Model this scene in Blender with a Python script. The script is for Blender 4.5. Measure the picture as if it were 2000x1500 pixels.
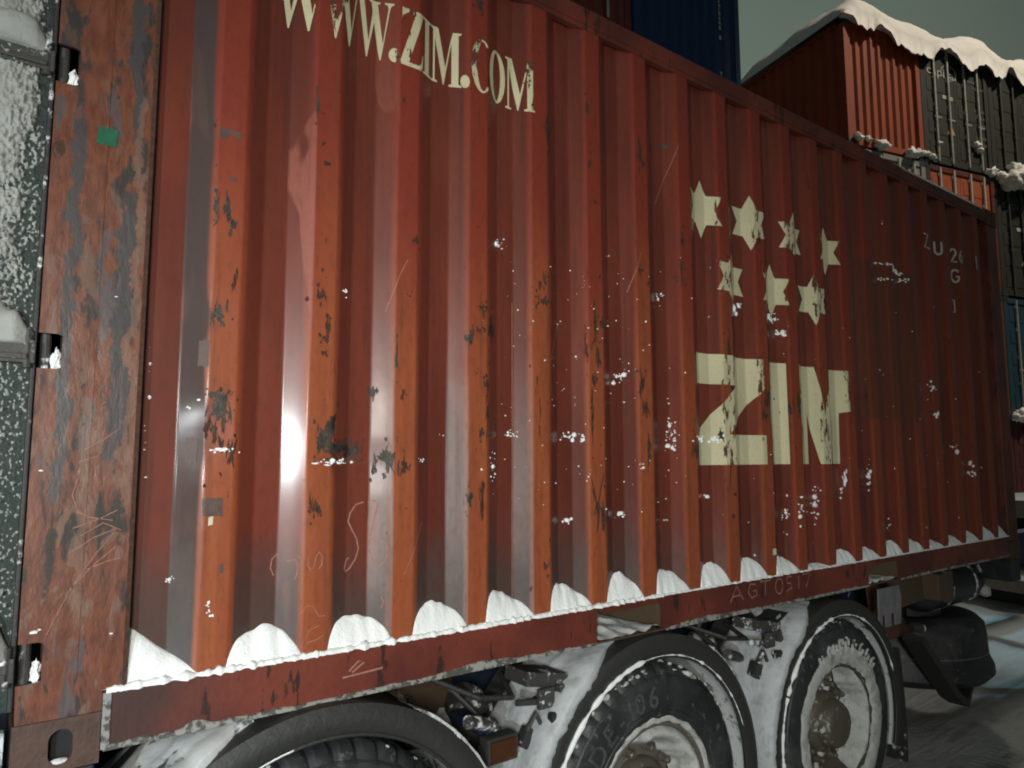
import bpy, bmesh, math, random
from mathutils import Vector, Matrix, noise as mnoise
from math import sin, cos, pi, radians, hypot

for o in list(bpy.data.objects):
    bpy.data.objects.remove(o)
SC = bpy.context.scene
COL = SC.collection
ZB = 1.135            # underside of the loaded container above the ground

# ------------------------------------------------------------------ camera
def make_camera():
    yaw, pitch, roll = radians(36.6695), radians(5.9425), radians(-0.107)
    d = Vector((sin(yaw)*cos(pitch), cos(yaw)*cos(pitch), sin(pitch)))
    r = Vector((cos(yaw), -sin(yaw), 0)); u = r.cross(d)
    c, s = cos(roll), sin(roll)
    r, u = c*r + s*u, -s*r + c*u
    cam = bpy.data.cameras.new('camera')
    cam.sensor_width = 36; cam.lens = 1392.16/2000*36
    cam.clip_start = .05; cam.clip_end = 1000
    ob = bpy.data.objects.new('camera', cam); COL.objects.link(ob)
    m = Matrix((r, u, -d)).transposed().to_4x4()
    m.translation = Vector((-.0978, -2.0454, .7273 + ZB))
    ob.matrix_world = m
    SC.camera = ob
make_camera()

# ------------------------------------------------------------------ night sky
def make_world():
    w = bpy.data.worlds.new('World'); SC.world = w; w.use_nodes = True
    nt = w.node_tree; nt.nodes.clear()
    out = nt.nodes.new('ShaderNodeOutputWorld'); bg = nt.nodes.new('ShaderNodeBackground')
    tc = nt.nodes.new('ShaderNodeTexCoord')
    dot = nt.nodes.new('ShaderNodeVectorMath'); dot.operation = 'DOT_PRODUCT'
    dot.inputs[1].default_value = Vector((.74, .62, .30)).normalized()
    mr = nt.nodes.new('ShaderNodeMapRange')
    mr.inputs[1].default_value = .84; mr.inputs[2].default_value = .985
    nz = nt.nodes.new('ShaderNodeTexNoise'); nz.inputs['Scale'].default_value = 3.5; nz.inputs['Detail'].default_value = 5
    ad = nt.nodes.new('ShaderNodeMath'); ad.operation = 'MULTIPLY_ADD'; ad.inputs[1].default_value = .55; ad.inputs[2].default_value = -.27
    a2 = nt.nodes.new('ShaderNodeMath'); a2.operation = 'ADD'; a2.use_clamp = True
    nt.links.new(tc.outputs['Generated'], nz.inputs['Vector']); nt.links.new(nz.outputs[0], ad.inputs[0])
    mx = nt.nodes.new('ShaderNodeMixRGB')
    mx.inputs[1].default_value = (.042, .052, .046, 1)
    mx.inputs[2].default_value = (.132, .168, .134, 1)
    nt.links.new(tc.outputs['Generated'], dot.inputs[0])
    nt.links.new(dot.outputs['Value'], mr.inputs[0]); nt.links.new(mr.outputs[0], a2.inputs[0]); nt.links.new(ad.outputs[0], a2.inputs[1]); nt.links.new(a2.outputs[0], mx.inputs[0])
    nt.links.new(mx.outputs[0], bg.inputs[0]); bg.inputs[1].default_value = 1
    nt.links.new(bg.outputs[0], out.inputs[0])
make_world()

# ------------------------------------------------------------------ yard and truck lamps, with unseen fill lamps added
def lamp(name, kind, loc, power, color, size, target=None, angle=None, blend=.4):
    l = bpy.data.lights.new(name, kind); l.energy = power; l.color = color
    l.shadow_soft_size = size
    o = bpy.data.objects.new(name, l); COL.objects.link(o); o.location = loc
    if target:
        o.rotation_euler = (Vector(target) - Vector(loc)).to_track_quat('-Z', 'Y').to_euler()
    if angle:
        l.spot_size = radians(angle); l.spot_blend = blend
    return o
lamp('truck_work_lamp', 'SPOT', (-2.65, -4.5, .80 + ZB), 680, (.90, .98, 1.0), .09, (1.0, 0, .55 + ZB), 52, 1.)
lamp('wall_fill_lamp', 'SPOT', (-.75, -3.0, .95 + ZB), 350, (1.0, .97, .88), .25, (1.35, 0, .5 + ZB), 94, 1.)  # unseen soft lamp added to brighten the near part of the wall

lamp('ground_fill_lamp', 'SPOT', (11.4, 3.1, 6.2), 340, (1.0, .95, .82), .6, (7.0, -.3, 0), 80, 1.)  # unseen lamp added to lift the ground right of the trailer
lamp('yard_mast_lamp', 'POINT', (0, -9.5, 13.5), 150, (1.0, .86, .66), .5)
lamp('far_yard_lamp', 'SPOT', (20, -8, 24), 12500, (1.0, .86, .68), .5, (17.2, 5, 9), 42, .4)
lamp('cool_yard_lamp', 'SPOT', (10.4, 3.2, 4.4), 190, (.42, .85, 1.0), .10, (8.4, 1.0, 0), 36, .35)
lamp('blue_fill_lamp', 'SPOT', (-1.2, -1.6, .62), 42, (.42, .68, 1.0), .05, (.30, .18, 1.00), 26, .6)  # unseen blue lamp added to tint the snow on the near mudguard

try:
    SC.cycles.filter_width = 2.0
except Exception:
    pass
SC.view_settings.view_transform = 'Standard'; SC.view_settings.look = 'None'
SC.view_settings.exposure = 0; SC.view_settings.gamma = 1
try:
    SC.view_settings.use_curve_mapping = False
except Exception:
    pass

# ------------------------------------------------------------------ material helper
class G:
    def __init__(s, name):
        s.m = bpy.data.materials.new(name); s.m.use_nodes = True
        s.t = s.m.node_tree; s.t.nodes.clear(); s._o = None
    def n(s, kind):
        return s.t.nodes.new('ShaderNode' + kind)
    def set(s, sock, v):
        if hasattr(v, 'is_output'):
            s.t.links.new(v, sock)
        elif isinstance(v, (tuple, list)) and len(v) == 3 and sock.type == 'RGBA':
            sock.default_value = (*v, 1)
        else:
            sock.default_value = v
    def obj(s):
        if not s._o:
            s._o = s.n('TexCoord').outputs['Object']
        return s._o
    def xyz(s):
        sp = s.n('SeparateXYZ'); s.set(sp.inputs[0], s.obj()); return sp.outputs
    def nrm(s):
        sp = s.n('SeparateXYZ'); s.set(sp.inputs[0], s.n('TexCoord').outputs['Normal']); return sp.outputs
    def noise(s, scale, stretch=(1, 1, 1), detail=4, rough=.55, off=(0, 0, 0), dist=0):
        mp = s.n('Mapping'); s.set(mp.inputs[0], s.obj())
        mp.inputs[1].default_value = off; mp.inputs[3].default_value = stretch
        t = s.n('TexNoise'); s.set(t.inputs['Vector'], mp.outputs[0])
        t.inputs['Scale'].default_value = scale; t.inputs['Detail'].default_value = detail
        t.inputs['Roughness'].default_value = rough; t.inputs['Distortion'].default_value = dist
        return t.outputs[0]
    def mr(s, v, a, b, c=0., d=1., smooth=True):
        r = s.n('MapRange'); r.interpolation_type = 'SMOOTHSTEP' if smooth else 'LINEAR'
        s.set(r.inputs[0], v)
        for i, q in enumerate((a, b, c, d)):
            s.set(r.inputs[1+i], q)
        return r.outputs[0]
    def math(s, op, a, b=0.):
        r = s.n('Math'); r.operation = op; s.set(r.inputs[0], a); s.set(r.inputs[1], b); return r.outputs[0]
    def mul(s, a, b): return s.math('MULTIPLY', a, b)
    def add(s, a, b): return s.math('ADD', a, b)
    def mix(s, f, a, b):
        r = s.n('MixRGB'); s.set(r.inputs[0], f); s.set(r.inputs[1], a); s.set(r.inputs[2], b); return r.outputs[0]
    def mixf(s, f, a, b):
        r = s.n('Mix'); s.set(r.inputs[0], f); s.set(r.inputs[2], a); s.set(r.inputs[3], b); return r.outputs[0]
    def out(s, color, rough=.6, metal=0., bump=None, bs=.4, bd=.01, coat=0., coatr=.1, spec=.5):
        b = s.n('BsdfPrincipled'); o = s.n('OutputMaterial')
        s.set(b.inputs['Base Color'], color); s.set(b.inputs['Roughness'], rough); s.set(b.inputs['Metallic'], metal)
        s.set(b.inputs['Specular IOR Level'], spec)
        s.set(b.inputs['Coat Weight'], coat); s.set(b.inputs['Coat Roughness'], coatr)
        if bump is not None:
            bn = s.n('Bump'); bn.inputs['Strength'].default_value = bs; bn.inputs['Distance'].default_value = bd
            s.set(bn.inputs['Height'], bump); s.t.links.new(bn.outputs[0], b.inputs['Normal'])
        s.t.links.new(b.outputs[0], o.inputs[0])
        return s.m

def mat_panel():
    g = G('weathered_container_paint'); x, y, z = g.xyz(); nx, ny, nz = g.nrm()
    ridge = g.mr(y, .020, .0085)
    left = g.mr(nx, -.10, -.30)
    big = g.noise(2.2, (1.6, 1, .35), 4)
    streak = g.noise(16, (1.6, 1, .10), 6, .6)
    fine = g.noise(60, (1, 1, .5), 4)
    weather = g.mr(g.add(z, g.mul(big, 1.1)), 2.3, 1.35)
    weather = g.mul(weather, g.mr(g.add(x, g.mul(big, .6)), 4.2, 1.6, .30, 1.))
    rcol = g.mix(weather, (.195, .031, .018), (.300, .080, .030))
    rcol = g.mix(g.mul(g.mr(streak, .42, .62), g.mul(weather, .8)), rcol, (.245, .060, .024))
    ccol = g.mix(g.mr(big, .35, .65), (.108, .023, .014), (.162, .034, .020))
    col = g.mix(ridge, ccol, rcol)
    # faded pink chalky areas with crisp edges, mostly on the slopes that face the doors
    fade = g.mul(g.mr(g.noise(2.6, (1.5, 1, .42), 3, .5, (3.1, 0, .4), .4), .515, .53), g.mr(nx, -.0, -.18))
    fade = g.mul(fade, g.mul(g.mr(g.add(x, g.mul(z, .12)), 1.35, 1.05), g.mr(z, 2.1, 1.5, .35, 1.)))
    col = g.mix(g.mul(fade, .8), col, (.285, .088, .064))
    burn = g.mul(g.mul(g.mr(g.add(x, g.mul(g.noise(3, (1, 1, .5), 4, .6, (6, 1, 8)), .03)), .333, .345), g.mr(x, .405, .385)), g.mr(y, .010, .016))
    col = g.mix(g.mul(burn, .85), col, (.040, .033, .032))
    # grey road film low in the hollows, plus reflected sheen painted on left-facing slopes
    sheen_film = g.mul(g.mr(g.add(z, g.mul(g.noise(3, (1, 1, .4), 4, .6, (7, 2, 1)), .9)), 1.05, .45), g.mr(ridge, 1., 0.))
    sheen_film = g.mul(sheen_film, g.mr(g.add(x, g.mul(big, .8)), 4.2, 1.6))
    col = g.mix(g.mul(sheen_film, g.mixf(left, .08, .80)), col, (.25, .215, .205))
    pale_left = g.mul(left, g.mul(g.mul(g.mr(x, .84, .86), g.mr(x, 1.8, 1.4)), g.mr(g.add(z, g.add(g.mul(big, .5), g.mul(x, .25))), 1.75, 1.2)))  # paler, duller tone further along the left-facing slopes
    col = g.mix(g.mul(pale_left, .6), col, (.215, .185, .180))
    sheen_film = g.math('MAXIMUM', sheen_film, pale_left)
    swap = g.mul(g.mul(g.mr(x, 3.92, 3.94), g.mr(x, 4.66, 4.62)), g.mul(g.mr(z, 1.90, 1.88), g.mr(z, .94, .96)))
    col = g.mix(g.mul(swap, .5), col, (.070, .032, .018))
    drip = g.mul(g.mul(g.mr(g.noise(14, (2.2, 1, .07), 6, .65, (6, 6, 2)), .52, .70), g.mr(ridge, 1., 0.)), .45)
    col = g.mix(drip, col, (.045, .020, .015))
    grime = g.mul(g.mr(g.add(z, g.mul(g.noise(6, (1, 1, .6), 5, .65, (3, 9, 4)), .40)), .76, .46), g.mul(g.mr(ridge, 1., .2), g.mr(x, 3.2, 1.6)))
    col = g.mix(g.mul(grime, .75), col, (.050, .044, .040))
    # brown rust runs bleeding down the outer faces
    runs = g.mul(g.mul(g.mr(g.noise(10, (2.6, 1, .10), 6, .6, (4, 4, 9)), .52, .68), ridge), .55)
    col = g.mix(runs, col, (.125, .042, .020))
    # rust pits and chips on the outer faces
    pits = g.mr(g.noise(34, (1, 1, .55), 5, .6, (2, 5, 1)), .675, .70)
    chips = g.mul(g.mr(g.noise(9, (2.2, 1, .30), 7, .68, (0, 3, 2)), .635, .655), g.mr(g.noise(1.1, (1, 1, .5), 2, .5, (9, 0, 0)), .42, .56))
    rust = g.mul(g.math('MAXIMUM', pits, chips), g.mixf(ridge, .12, .95))
    col = g.mix(rust, col, (.030, .014, .009))
    col = g.mix(g.mul(g.mr(fine, .45, .75), .25), col, (.05, .02, .015))
    rough = g.mixf(g.math('MAXIMUM', rust, g.mul(burn, .6)), g.mixf(ridge, g.mixf(g.mr(streak, .3, .7), .38, .48), .52), .85)
    bump = g.add(g.mul(rust, -.6), g.add(g.mul(g.noise(5, (1, 1, .3), 3), .9), g.mul(fine, .10)))
    coat = g.mul(g.mul(g.mr(sheen_film, 0., .7, .55, .08), g.mr(burn, 0., 1., 1., .15)), g.mr(y, .012, .03, .35, 1.))
    return g.out(col, g.mixf(sheen_film, rough, .52), 0, bump, .25, .003, coat, .16, .32)

def mat_post():
    g = G('rusty_corner_post_steel'); x, y, z = g.xyz()
    a = g.noise(8, (1.7, 1, .60), 9, .66, (0, 0, 0), .3)
    b = g.noise(9, (1.9, 1, .70), 8, .64, (4, 1, 3), .4)
    c = g.noise(38, (1, 1, .4), 5, .65)
    col = g.mix(g.mr(c, .35, .65), (.098, .027, .013), (.155, .046, .021))
    col = g.mix(g.mr(a, .52, .60), col, (.026, .019, .017))
    col = g.mix(g.mul(g.mr(b, .54, .60), g.mr(z, 2.6, .5)), col, (.145, .075, .050))
    col = g.mix(g.mul(g.mr(g.noise(5, (2.2, 1, .60), 7, .64, (8, 2, 5)), .58, .62), .75), col, (.060, .062, .070))
    wob = g.add(g.mul(g.noise(13, (1, 1, .7), 8, .7, (1, 8, 2)), .13), -.065)
    def strip(c, w, z0, z1):
        d = g.math('ABSOLUTE', g.add(g.add(x, wob), -c))
        zz = g.add(z, g.mul(wob, 4.))
        return g.mul(g.mr(d, w, w*.75), g.mul(g.mr(zz, z0, z0+.05), g.mr(zz, z1, z1-.05)))
    bands = g.math('MAXIMUM', strip(.056, .017, .62, 1.62), g.math('MAXIMUM', strip(.172, .020, .72, 1.42), strip(.185, .016, 1.55, 2.4)))
    col = g.mix(g.mul(bands, .9), col, (.040, .038, .040))
    col = g.mix(g.mul(g.math('MAXIMUM', strip(.200, .012, .55, 1.7), strip(.115, .016, .25, .95)), .40), col, (.19, .12, .085))
    col = g.mix(g.mr(g.noise(26, (1, 1, .35), 6, .7, (5, 5, 5)), .60, .64), col, (.040, .020, .012))
    rough = g.mixf(g.mr(a, .4, .6), .42, .62)
    return g.out(col, rough, 0, g.add(g.mul(a, .7), g.add(g.mul(c, .35), g.mul(b, .5))), .7, .006, .15, .25)

def mat_rail():
    g = G('rusty_rail_paint'); x, y, z = g.xyz()
    big = g.noise(2.4, (1, 1, 1), 4); st = g.noise(20, (1, 1, .3), 6, .65)
    c = g.noise(55, (1, 1, 1), 4)
    col = g.mix(g.mr(big, .38, .62), (.092, .020, .015), (.165, .036, .022))
    col = g.mix(g.mul(g.mr(g.add(x, g.mul(big, .5)), .88, .45), .75), col, (.038, .026, .023))
    col = g.mix(g.mr(st, .585, .62), col, (.035, .015, .011))
    col = g.mix(g.mul(g.mr(c, .4, .75), .3), col, (.055, .022, .016))
    return g.out(col, .48, 0, g.add(st, g.mul(c, .4)), .4, .004)

def mat_snow(name='packed_snow', tint=(.86, .88, .88), dirt=.0):
    g = G(name)
    a = g.noise(9, (1, 1, 1), 5, .6); b = g.noise(70, (1, 1, 1), 4, .7)
    col = g.mix(g.mr(a, .3, .7), tint, tuple(v*.94 for v in tint))
    if dirt:
        col = g.mix(g.mul(g.mr(g.noise(16, (1, 1, 1), 6, .7, (3, 3, 3)), .45, .70), dirt), col, (.20, .18, .16))
    return g.out(col, .75, 0, g.add(a, g.mul(b, .55)), .55, .010)

def mat_plain(name, c1, c2, rough=.6, scale=6, stretch=(1, 1, 1), metal=0., bs=.25, coat=0.):
    g = G(name)
    a = g.noise(scale, stretch, 6, .62); b = g.noise(scale*7, stretch, 3)
    col = g.mix(g.mr(a, .35, .65), c1, c2)
    return g.out(col, g.mixf(a, rough*.85, min(1, rough*1.15)), metal, g.add(a, g.mul(b, .4)), bs, .006, coat)

def mat_frosted(name, base, amount, scale=30, snow=(.72, .75, .76), stretch=(1, 1, 1), rough=.55):
    """dark part dusted with frozen snow; amount 0..1"""
    g = G(name)
    a = g.noise(scale, stretch, 7, .68); big = g.noise(scale*.15, (1, 1, 1), 4, .6, (2, 7, 4))
    v = g.add(g.mul(a, .6), g.mul(big, .4))
    f = g.mr(v, .68 - amount*.36, .73 - amount*.36)
    return g.out(g.mix(f, base, snow), g.mixf(f, rough, .85), 0, g.add(a, g.mul(f, .6)), .6, .008)

def mat_letter():
    g = G('worn_cream_lettering'); x, y, z = g.xyz()
    ridge = g.mr(y, .022, .008)
    a = g.noise(22, (1.3, 1, .45), 7, .7, (1, 4, 2)); fine = g.noise(90, (1, 1, 1), 4)
    wear = g.mr(g.add(a, g.mul(ridge, .155)), .685, .705)
    col = g.mix(g.mr(g.noise(5, (1, 1, .5), 4), .35, .7), (.62, .57, .37), (.52, .48, .31))
    col = g.mix(g.mul(g.mr(fine, .55, .75), .35), col, (.25, .20, .13))
    col = g.mix(wear, col, (.095, .030, .017))
    return g.out(col, g.mixf(wear, .36, .8), 0, g.mul(wear, -1.), .4, .003, .2)

def mat_ground():
    g = G('trodden_snow'); x, y, z = g.xyz()
    big = g.noise(.35, (1, 1, 1), 5); mid = g.noise(2.4, (.5, 1.6, 1), 6, .65); f = g.noise(22, (1, 1, 1), 6, .7)
    col = g.mix(g.mr(big, .35, .65), (.30, .30, .30), (.47, .48, .48))
    col = g.mix(g.mr(mid, .46, .66), col, (.215, .215, .215))
    col = g.mix(g.mr(f, .60, .72), col, (.60, .61, .61))
    stre = g.noise(1.5, (.10, 2.4, 1), 7, .66, (2, 2, 0))
    col = g.mix(g.mr(stre, .50, .62), col, (.46, .46, .45))
    # clean bank beyond the trailer and towards the camera
    clean = g.math('MAXIMUM', g.mr(g.add(x, g.mul(big, 1.5)), 7.6, 8.8), g.mr(g.add(y, g.mul(big, 1.5)), .2, -1.2))
    col = g.mix(g.mul(clean, .8), col, (.70, .72, .73))
    # bar pattern of tyre treads pressed into the lane
    tr = g.n('TexWave'); tr.wave_type = 'BANDS'; tr.bands_direction = 'X'
    g.set(tr.inputs[0], g.obj()); tr.inputs['Scale'].default_value = 4.5; tr.inputs['Distortion'].default_value = 6; tr.inputs['Detail'].default_value = 4
    lane = g.mr(g.noise(1.1, (.12, 2.6, 1), 2), .50, .58)
    h = g.add(g.mul(g.mul(tr.outputs[1], lane), .22), g.add(g.mul(stre, 1.2), g.add(mid, g.mul(f, .5))))
    return g.out(col, .62, 0, h, .8, .03)

def mat_tyre():
    g = G('tyre_rubber'); a = g.noise(26, (1, 1, 1), 6, .65); b = g.noise(5, (1, 1, 1), 4)
    col = g.mix(g.mr(b, .35, .7), (.016, .017, .019), (.034, .036, .038))
    col = g.mix(g.mul(g.mr(g.noise(3.5, (1, 1, 1), 6, .7, (4, 4, 1)), .5, .72), .7), col, (.072, .074, .072))
    col = g.mix(g.mul(g.mr(a, .58, .70), .5), col, (.17, .18, .18))
    return g.out(col, .55, 0, a, .35, .004)

def mat_door():
    g = G('snow_dusted_door_paint'); x, y, z = g.xyz()
    a = g.noise(42, (1, 1, 1), 6, .7); b = g.noise(8, (1, 1, 1), 4)
    grad = g.mr(x, -.005, -.10, 0., 1., False)
    f = g.mr(g.add(g.mul(a, .7), g.add(g.mul(b, .3), g.mul(grad, .22))), .70, .76)
    col = g.mix(f, (.014, .026, .022), (.44, .46, .44))
    return g.out(col, g.mixf(f, .4, .85), 0, g.add(a, f), .8, .010)

def mat_lens():
    g = G('amber_lens'); a = g.noise(30)
    return g.out(g.mix(a, (.040, .014, .006), (.075, .026, .010)), .25, 0, a, .1, .002, .5)

MP = dict(
    panel=mat_panel(), post=mat_post(), rail=mat_rail(), letter=mat_letter(), ground=mat_ground(),
    snow=mat_snow(), guardsnow=mat_snow('sprayed_mudguard_snow', (.47, .50, .52), .60), dirtysnow=mat_snow('grimy_snow', (.48, .49, .47), .7), doorsnow=mat_snow('old_grey_snow', (.33, .35, .335), .6), tyre=mat_tyre(), door=mat_door(), lens=mat_lens(),
    rust=mat_plain('bare_rust', (.032, .014, .009), (.075, .030, .015), .85, 40, bs=.8),
    scuff=mat_plain('black_scuffed_steel', (.020, .016, .013), (.055, .042, .032), .55, 35, bs=.8),
    grey=mat_plain('grey_abraded_primer', (.070, .040, .032), (.095, .062, .052), .6, 25),
    chalk=mat_plain('pale_chalk_stroke', (.34, .17, .125), (.26, .12, .09), .8, 60),
    dark=mat_plain('dark_chassis_steel', (.012, .014, .018), (.030, .032, .036), .5, 14),
    navy=mat_frosted('navy_chassis_paint', (.014, .024, .050), .22, 14, (.45, .50, .55)),
    black=mat_frosted('road_sprayed_black_plastic', (.027, .027, .025), .10, 34, (.30, .30, .28)),
    casting=mat_plain('dull_brown_casting', (.058, .030, .021), (.082, .042, .029), .6, 16, bs=.5),
    void=mat_plain('dark_void', (.006, .006, .007), (.012, .012, .012), .8, 9),
    frostblack=mat_frosted('frosted_black_steel', (.020, .021, .022), .38, 26),
    frosthalf=mat_frosted('snow_caked_steel', (.040, .038, .035), .46, 22),
    frostlip=mat_frosted('frost_rime', (.075, .068, .060), .62, 46, (.27, .265, .245)),
    brown=mat_frosted('muddy_brown_bracket', (.085, .058, .034), .18, 20, (.40, .37, .31)),
    rim=mat_frosted('dusty_wheel_steel', (.105, .098, .080), .26, 14, (.42, .42, .37)),
    rimsnow=mat_frosted('snow_packed_wheel_steel', (.066, .056, .040), .38, 15, (.50, .49, .42)),
    alloy=mat_frosted('dusty_hub_metal', (.085, .072, .055), .30, 24, (.38, .37, .32)),
    galv=mat_plain('grey_bracket_steel', (.20, .20, .21), (.14, .14, .15), .5, 12),
    under=mat_frosted('frosted_mudguard_underside', (.10, .11, .115), .75, 18, (.55, .57, .57)),
    green=mat_plain('green_tape', (.006, .085, .045), (.008, .11, .06), .5, 20),
    paper=mat_plain('white_sticker', (.62, .58, .44), (.5, .46, .34), .6, 30),
    wood=mat_plain('weathered_timber', (.19, .16, .12), (.26, .22, .165), .75, 10, (.3, 3, 3)),
    redbox=mat_plain('dark_red_container_paint', (.17, .024, .022), (.21, .032, .027), .5, 3, (1, 1, .3)),
    brownbox=mat_plain('brown_container_paint', (.26, .042, .010), (.33, .056, .014), .7, 2, (1, 1, .3)),
    bluebox=mat_plain('navy_container_paint', (.010, .036, .125), (.013, .046, .150), .75, 3, (1, 1, .3)),
    greenbox=mat_plain('dark_green_container_paint', (.009, .013, .008), (.014, .018, .011), .7, 3, (1, 1, .3)),
    orangebox=mat_plain('orange_container_paint', (.33, .070, .026), (.40, .095, .034), .55, 3, (1, 1, .3)),
    greybox=mat_plain('grey_container_paint', (.22, .225, .215), (.28, .28, .27), .55, 3, (1, 1, .3)),
    tealbox=mat_plain('blue_container_paint', (.010, .040, .065), (.014, .052, .082), .5, 3, (1, 1, .3)),
    bar=mat_plain('galvanised_locking_bar', (.34, .35, .32), (.46, .46, .42), .45, 12, metal=.3),
    barpale=mat_plain('pale_locking_bar', (.55, .50, .42), (.62, .58, .49), .5, 12),
    mark=mat_plain('white_marking', (.42, .42, .38), (.50, .50, .46), .6, 20),
    yellow=mat_plain('yellow_warning_mark', (.60, .34, .03), (.66, .40, .05), .6, 20),
)

# ------------------------------------------------------------------ mesh helper
class MB:
    def __init__(s): s.b = bmesh.new()
    def box(s, x0, x1, y0, y1, z0, z1, bev=0., rot=None, piv=None):
        r = bmesh.ops.create_cube(s.b, size=1)
        vs = r['verts']
        for v in vs:
            v.co = Vector((x0 + (v.co.x+.5)*(x1-x0), y0 + (v.co.y+.5)*(y1-y0), z0 + (v.co.z+.5)*(z1-z0)))
        if bev:
            es = list({e for v in vs for e in v.link_edges})
            q = bmesh.ops.bevel(s.b, geom=es, offset=bev, segments=2, affect='EDGES', profile=.7)
            vs = list(set(q['verts']) | {v for v in vs if v.is_valid})
        if rot is not None:
            p = Vector(piv if piv else ((x0+x1)/2, (y0+y1)/2, (z0+z1)/2))
            for v in vs: v.co = rot @ (v.co - p) + p
        return s
    def tube(s, pts, r, seg=10, cap=True):
        pts = [Vector(p) for p in pts]; rs = r if isinstance(r, (list, tuple)) else [r]*len(pts)
        rings = []
        for i, p in enumerate(pts):
            t = (pts[min(i+1, len(pts)-1)] - pts[max(i-1, 0)]).normalized()
            a = Vector((0, 0, 1)) if abs(t.z) < .9 else Vector((1, 0, 0))
            n = t.cross(a).normalized(); m = t.cross(n)
            rings.append([s.b.verts.new(p + rs[i]*(cos(2*pi*k/seg)*n + sin(2*pi*k/seg)*m)) for k in range(seg)])
        for i in range(len(rings)-1):
            for k in range(seg):
                s.b.faces.new((rings[i][k], rings[i][(k+1) % seg], rings[i+1][(k+1) % seg], rings[i+1][k]))
        if cap:
            s.b.faces.new(rings[0][::-1]); s.b.faces.new(rings[-1])
        return s
    def lathe(s, prof, c, axis='Y', seg=48, a0=0., a1=2*pi, rmod=None):
        """prof: (radius, offset along axis)"""
        c = Vector(c); full = abs(a1-a0-2*pi) < 1e-6; n = seg if full else seg+1
        rings = []
        for i in range(n):
            a = a0 + (a1-a0)*i/seg; ring = []
            for j, (r, h) in enumerate(prof):
                if rmod: r, h = rmod(r, h, a, j)
                if axis == 'Y': q = Vector((r*cos(a), h, r*sin(a)))
                elif axis == 'Z': q = Vector((r*cos(a), r*sin(a), h))
                else: q = Vector((h, r*cos(a), r*sin(a)))
                ring.append(s.b.verts.new(c+q))
            rings.append(ring)
        for i in range(n if full else n-1):
            A, B = rings[i], rings[(i+1) % n]
            for j in range(len(prof)-1):
                s.b.faces.new((A[j], A[j+1], B[j+1], B[j]))
        return s
    def prism(s, poly, y0, y1, axis='Y'):
        """extrude a 2-D outline; axis Y: (x,z), axis Z: (x,y), axis X: (y,z)"""
        f = {'Y': lambda a, b, h: (a, h, b), 'Z': lambda a, b, h: (a, b, h), 'X': lambda a, b, h: (h, a, b)}[axis]
        A = [s.b.verts.new(f(a, b, y0)) for a, b in poly]; B = [s.b.verts.new(f(a, b, y1)) for a, b in poly]
        s.b.faces.new(A); s.b.faces.new(B[::-1]); n = len(poly)
        for i in range(n): s.b.faces.new((A[i], B[i], B[(i+1) % n], A[(i+1) % n]))
        return s
    def grid(s, fn, nu, nv, close=False):
        V = [[s.b.verts.new(fn(i/nu, j/nv)) for j in range(nv+1)] for i in range(nu+1)]
        for i in range(nu):
            for j in range(nv): s.b.faces.new((V[i][j], V[i+1][j], V[i+1][j+1], V[i][j+1]))
        return V
    def blob(s, c, r, sub=2, amp=.25, fr=1.6, seed=0, rot=None):
        q = bmesh.ops.create_icosphere(s.b, subdivisions=sub, radius=1)
        r = r if isinstance(r, (list, tuple)) else (r, r, r)
        for v in q['verts']:
            p = v.co.copy(); k = 1 + amp*mnoise.fractal(p*fr + Vector((seed*7.3, seed*3.1, seed)), .8, 2., 3)
            p = Vector((p.x*r[0]*k, p.y*r[1]*k, p.z*r[2]*k))
            if rot is not None: p = rot @ p
            v.co = Vector(c) + p
        return s
    def build(s, name, mat, parent=None, origin=None, smooth=False, angle=35, fixn=True):
        if fixn: bmesh.ops.recalc_face_normals(s.b, faces=s.b.faces)
        me = bpy.data.meshes.new(name)
        if origin is not None: bmesh.ops.translate(s.b, verts=s.b.verts, vec=-Vector(origin))
        s.b.to_mesh(me); s.b.free()
        me.materials.append(MP[mat] if isinstance(mat, str) else mat)
        if smooth:
            me.shade_smooth()
            if angle < 180: me.set_sharp_from_angle(angle=radians(angle))
        o = bpy.data.objects.new(name, me); COL.objects.link(o)
        if parent: o.parent = parent
        if origin is not None: o.location = origin
        return o

def tag(o, label=None, cat=None, group=None, kind=None):
    if label: o['label'] = label
    if cat: o['category'] = cat
    if group: o['group'] = group
    if kind: o['kind'] = kind
    return o
def thing(name, label, cat, loc=(0, 0, 0), rz=0, group=None):
    o = bpy.data.objects.new(name, None); COL.objects.link(o); o.location = loc; o.rotation_euler = (0, 0, rz)
    o.empty_display_size = .2
    return tag(o, label, cat, group)
def copy_tree(o, parent=None):
    c = o.copy(); COL.objects.link(c); c.parent = parent
    for ch in list(o.children): copy_tree(ch, c)
    return c
def text_bm(body, size, align='CENTER'):
    cu = bpy.data.curves.new('writing', 'FONT'); cu.body = body; cu.size = size; cu.align_x = align; cu.resolution_u = 3
    ob = bpy.data.objects.new('writing', cu); COL.objects.link(ob)
    dg = bpy.context.evaluated_depsgraph_get(); dg.update()
    me = bpy.data.meshes.new_from_object(ob.evaluated_get(dg))
    b = bmesh.new(); b.from_mesh(me)
    bpy.data.objects.remove(ob); bpy.data.meshes.remove(me); bpy.data.curves.remove(cu)
    return b

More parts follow.
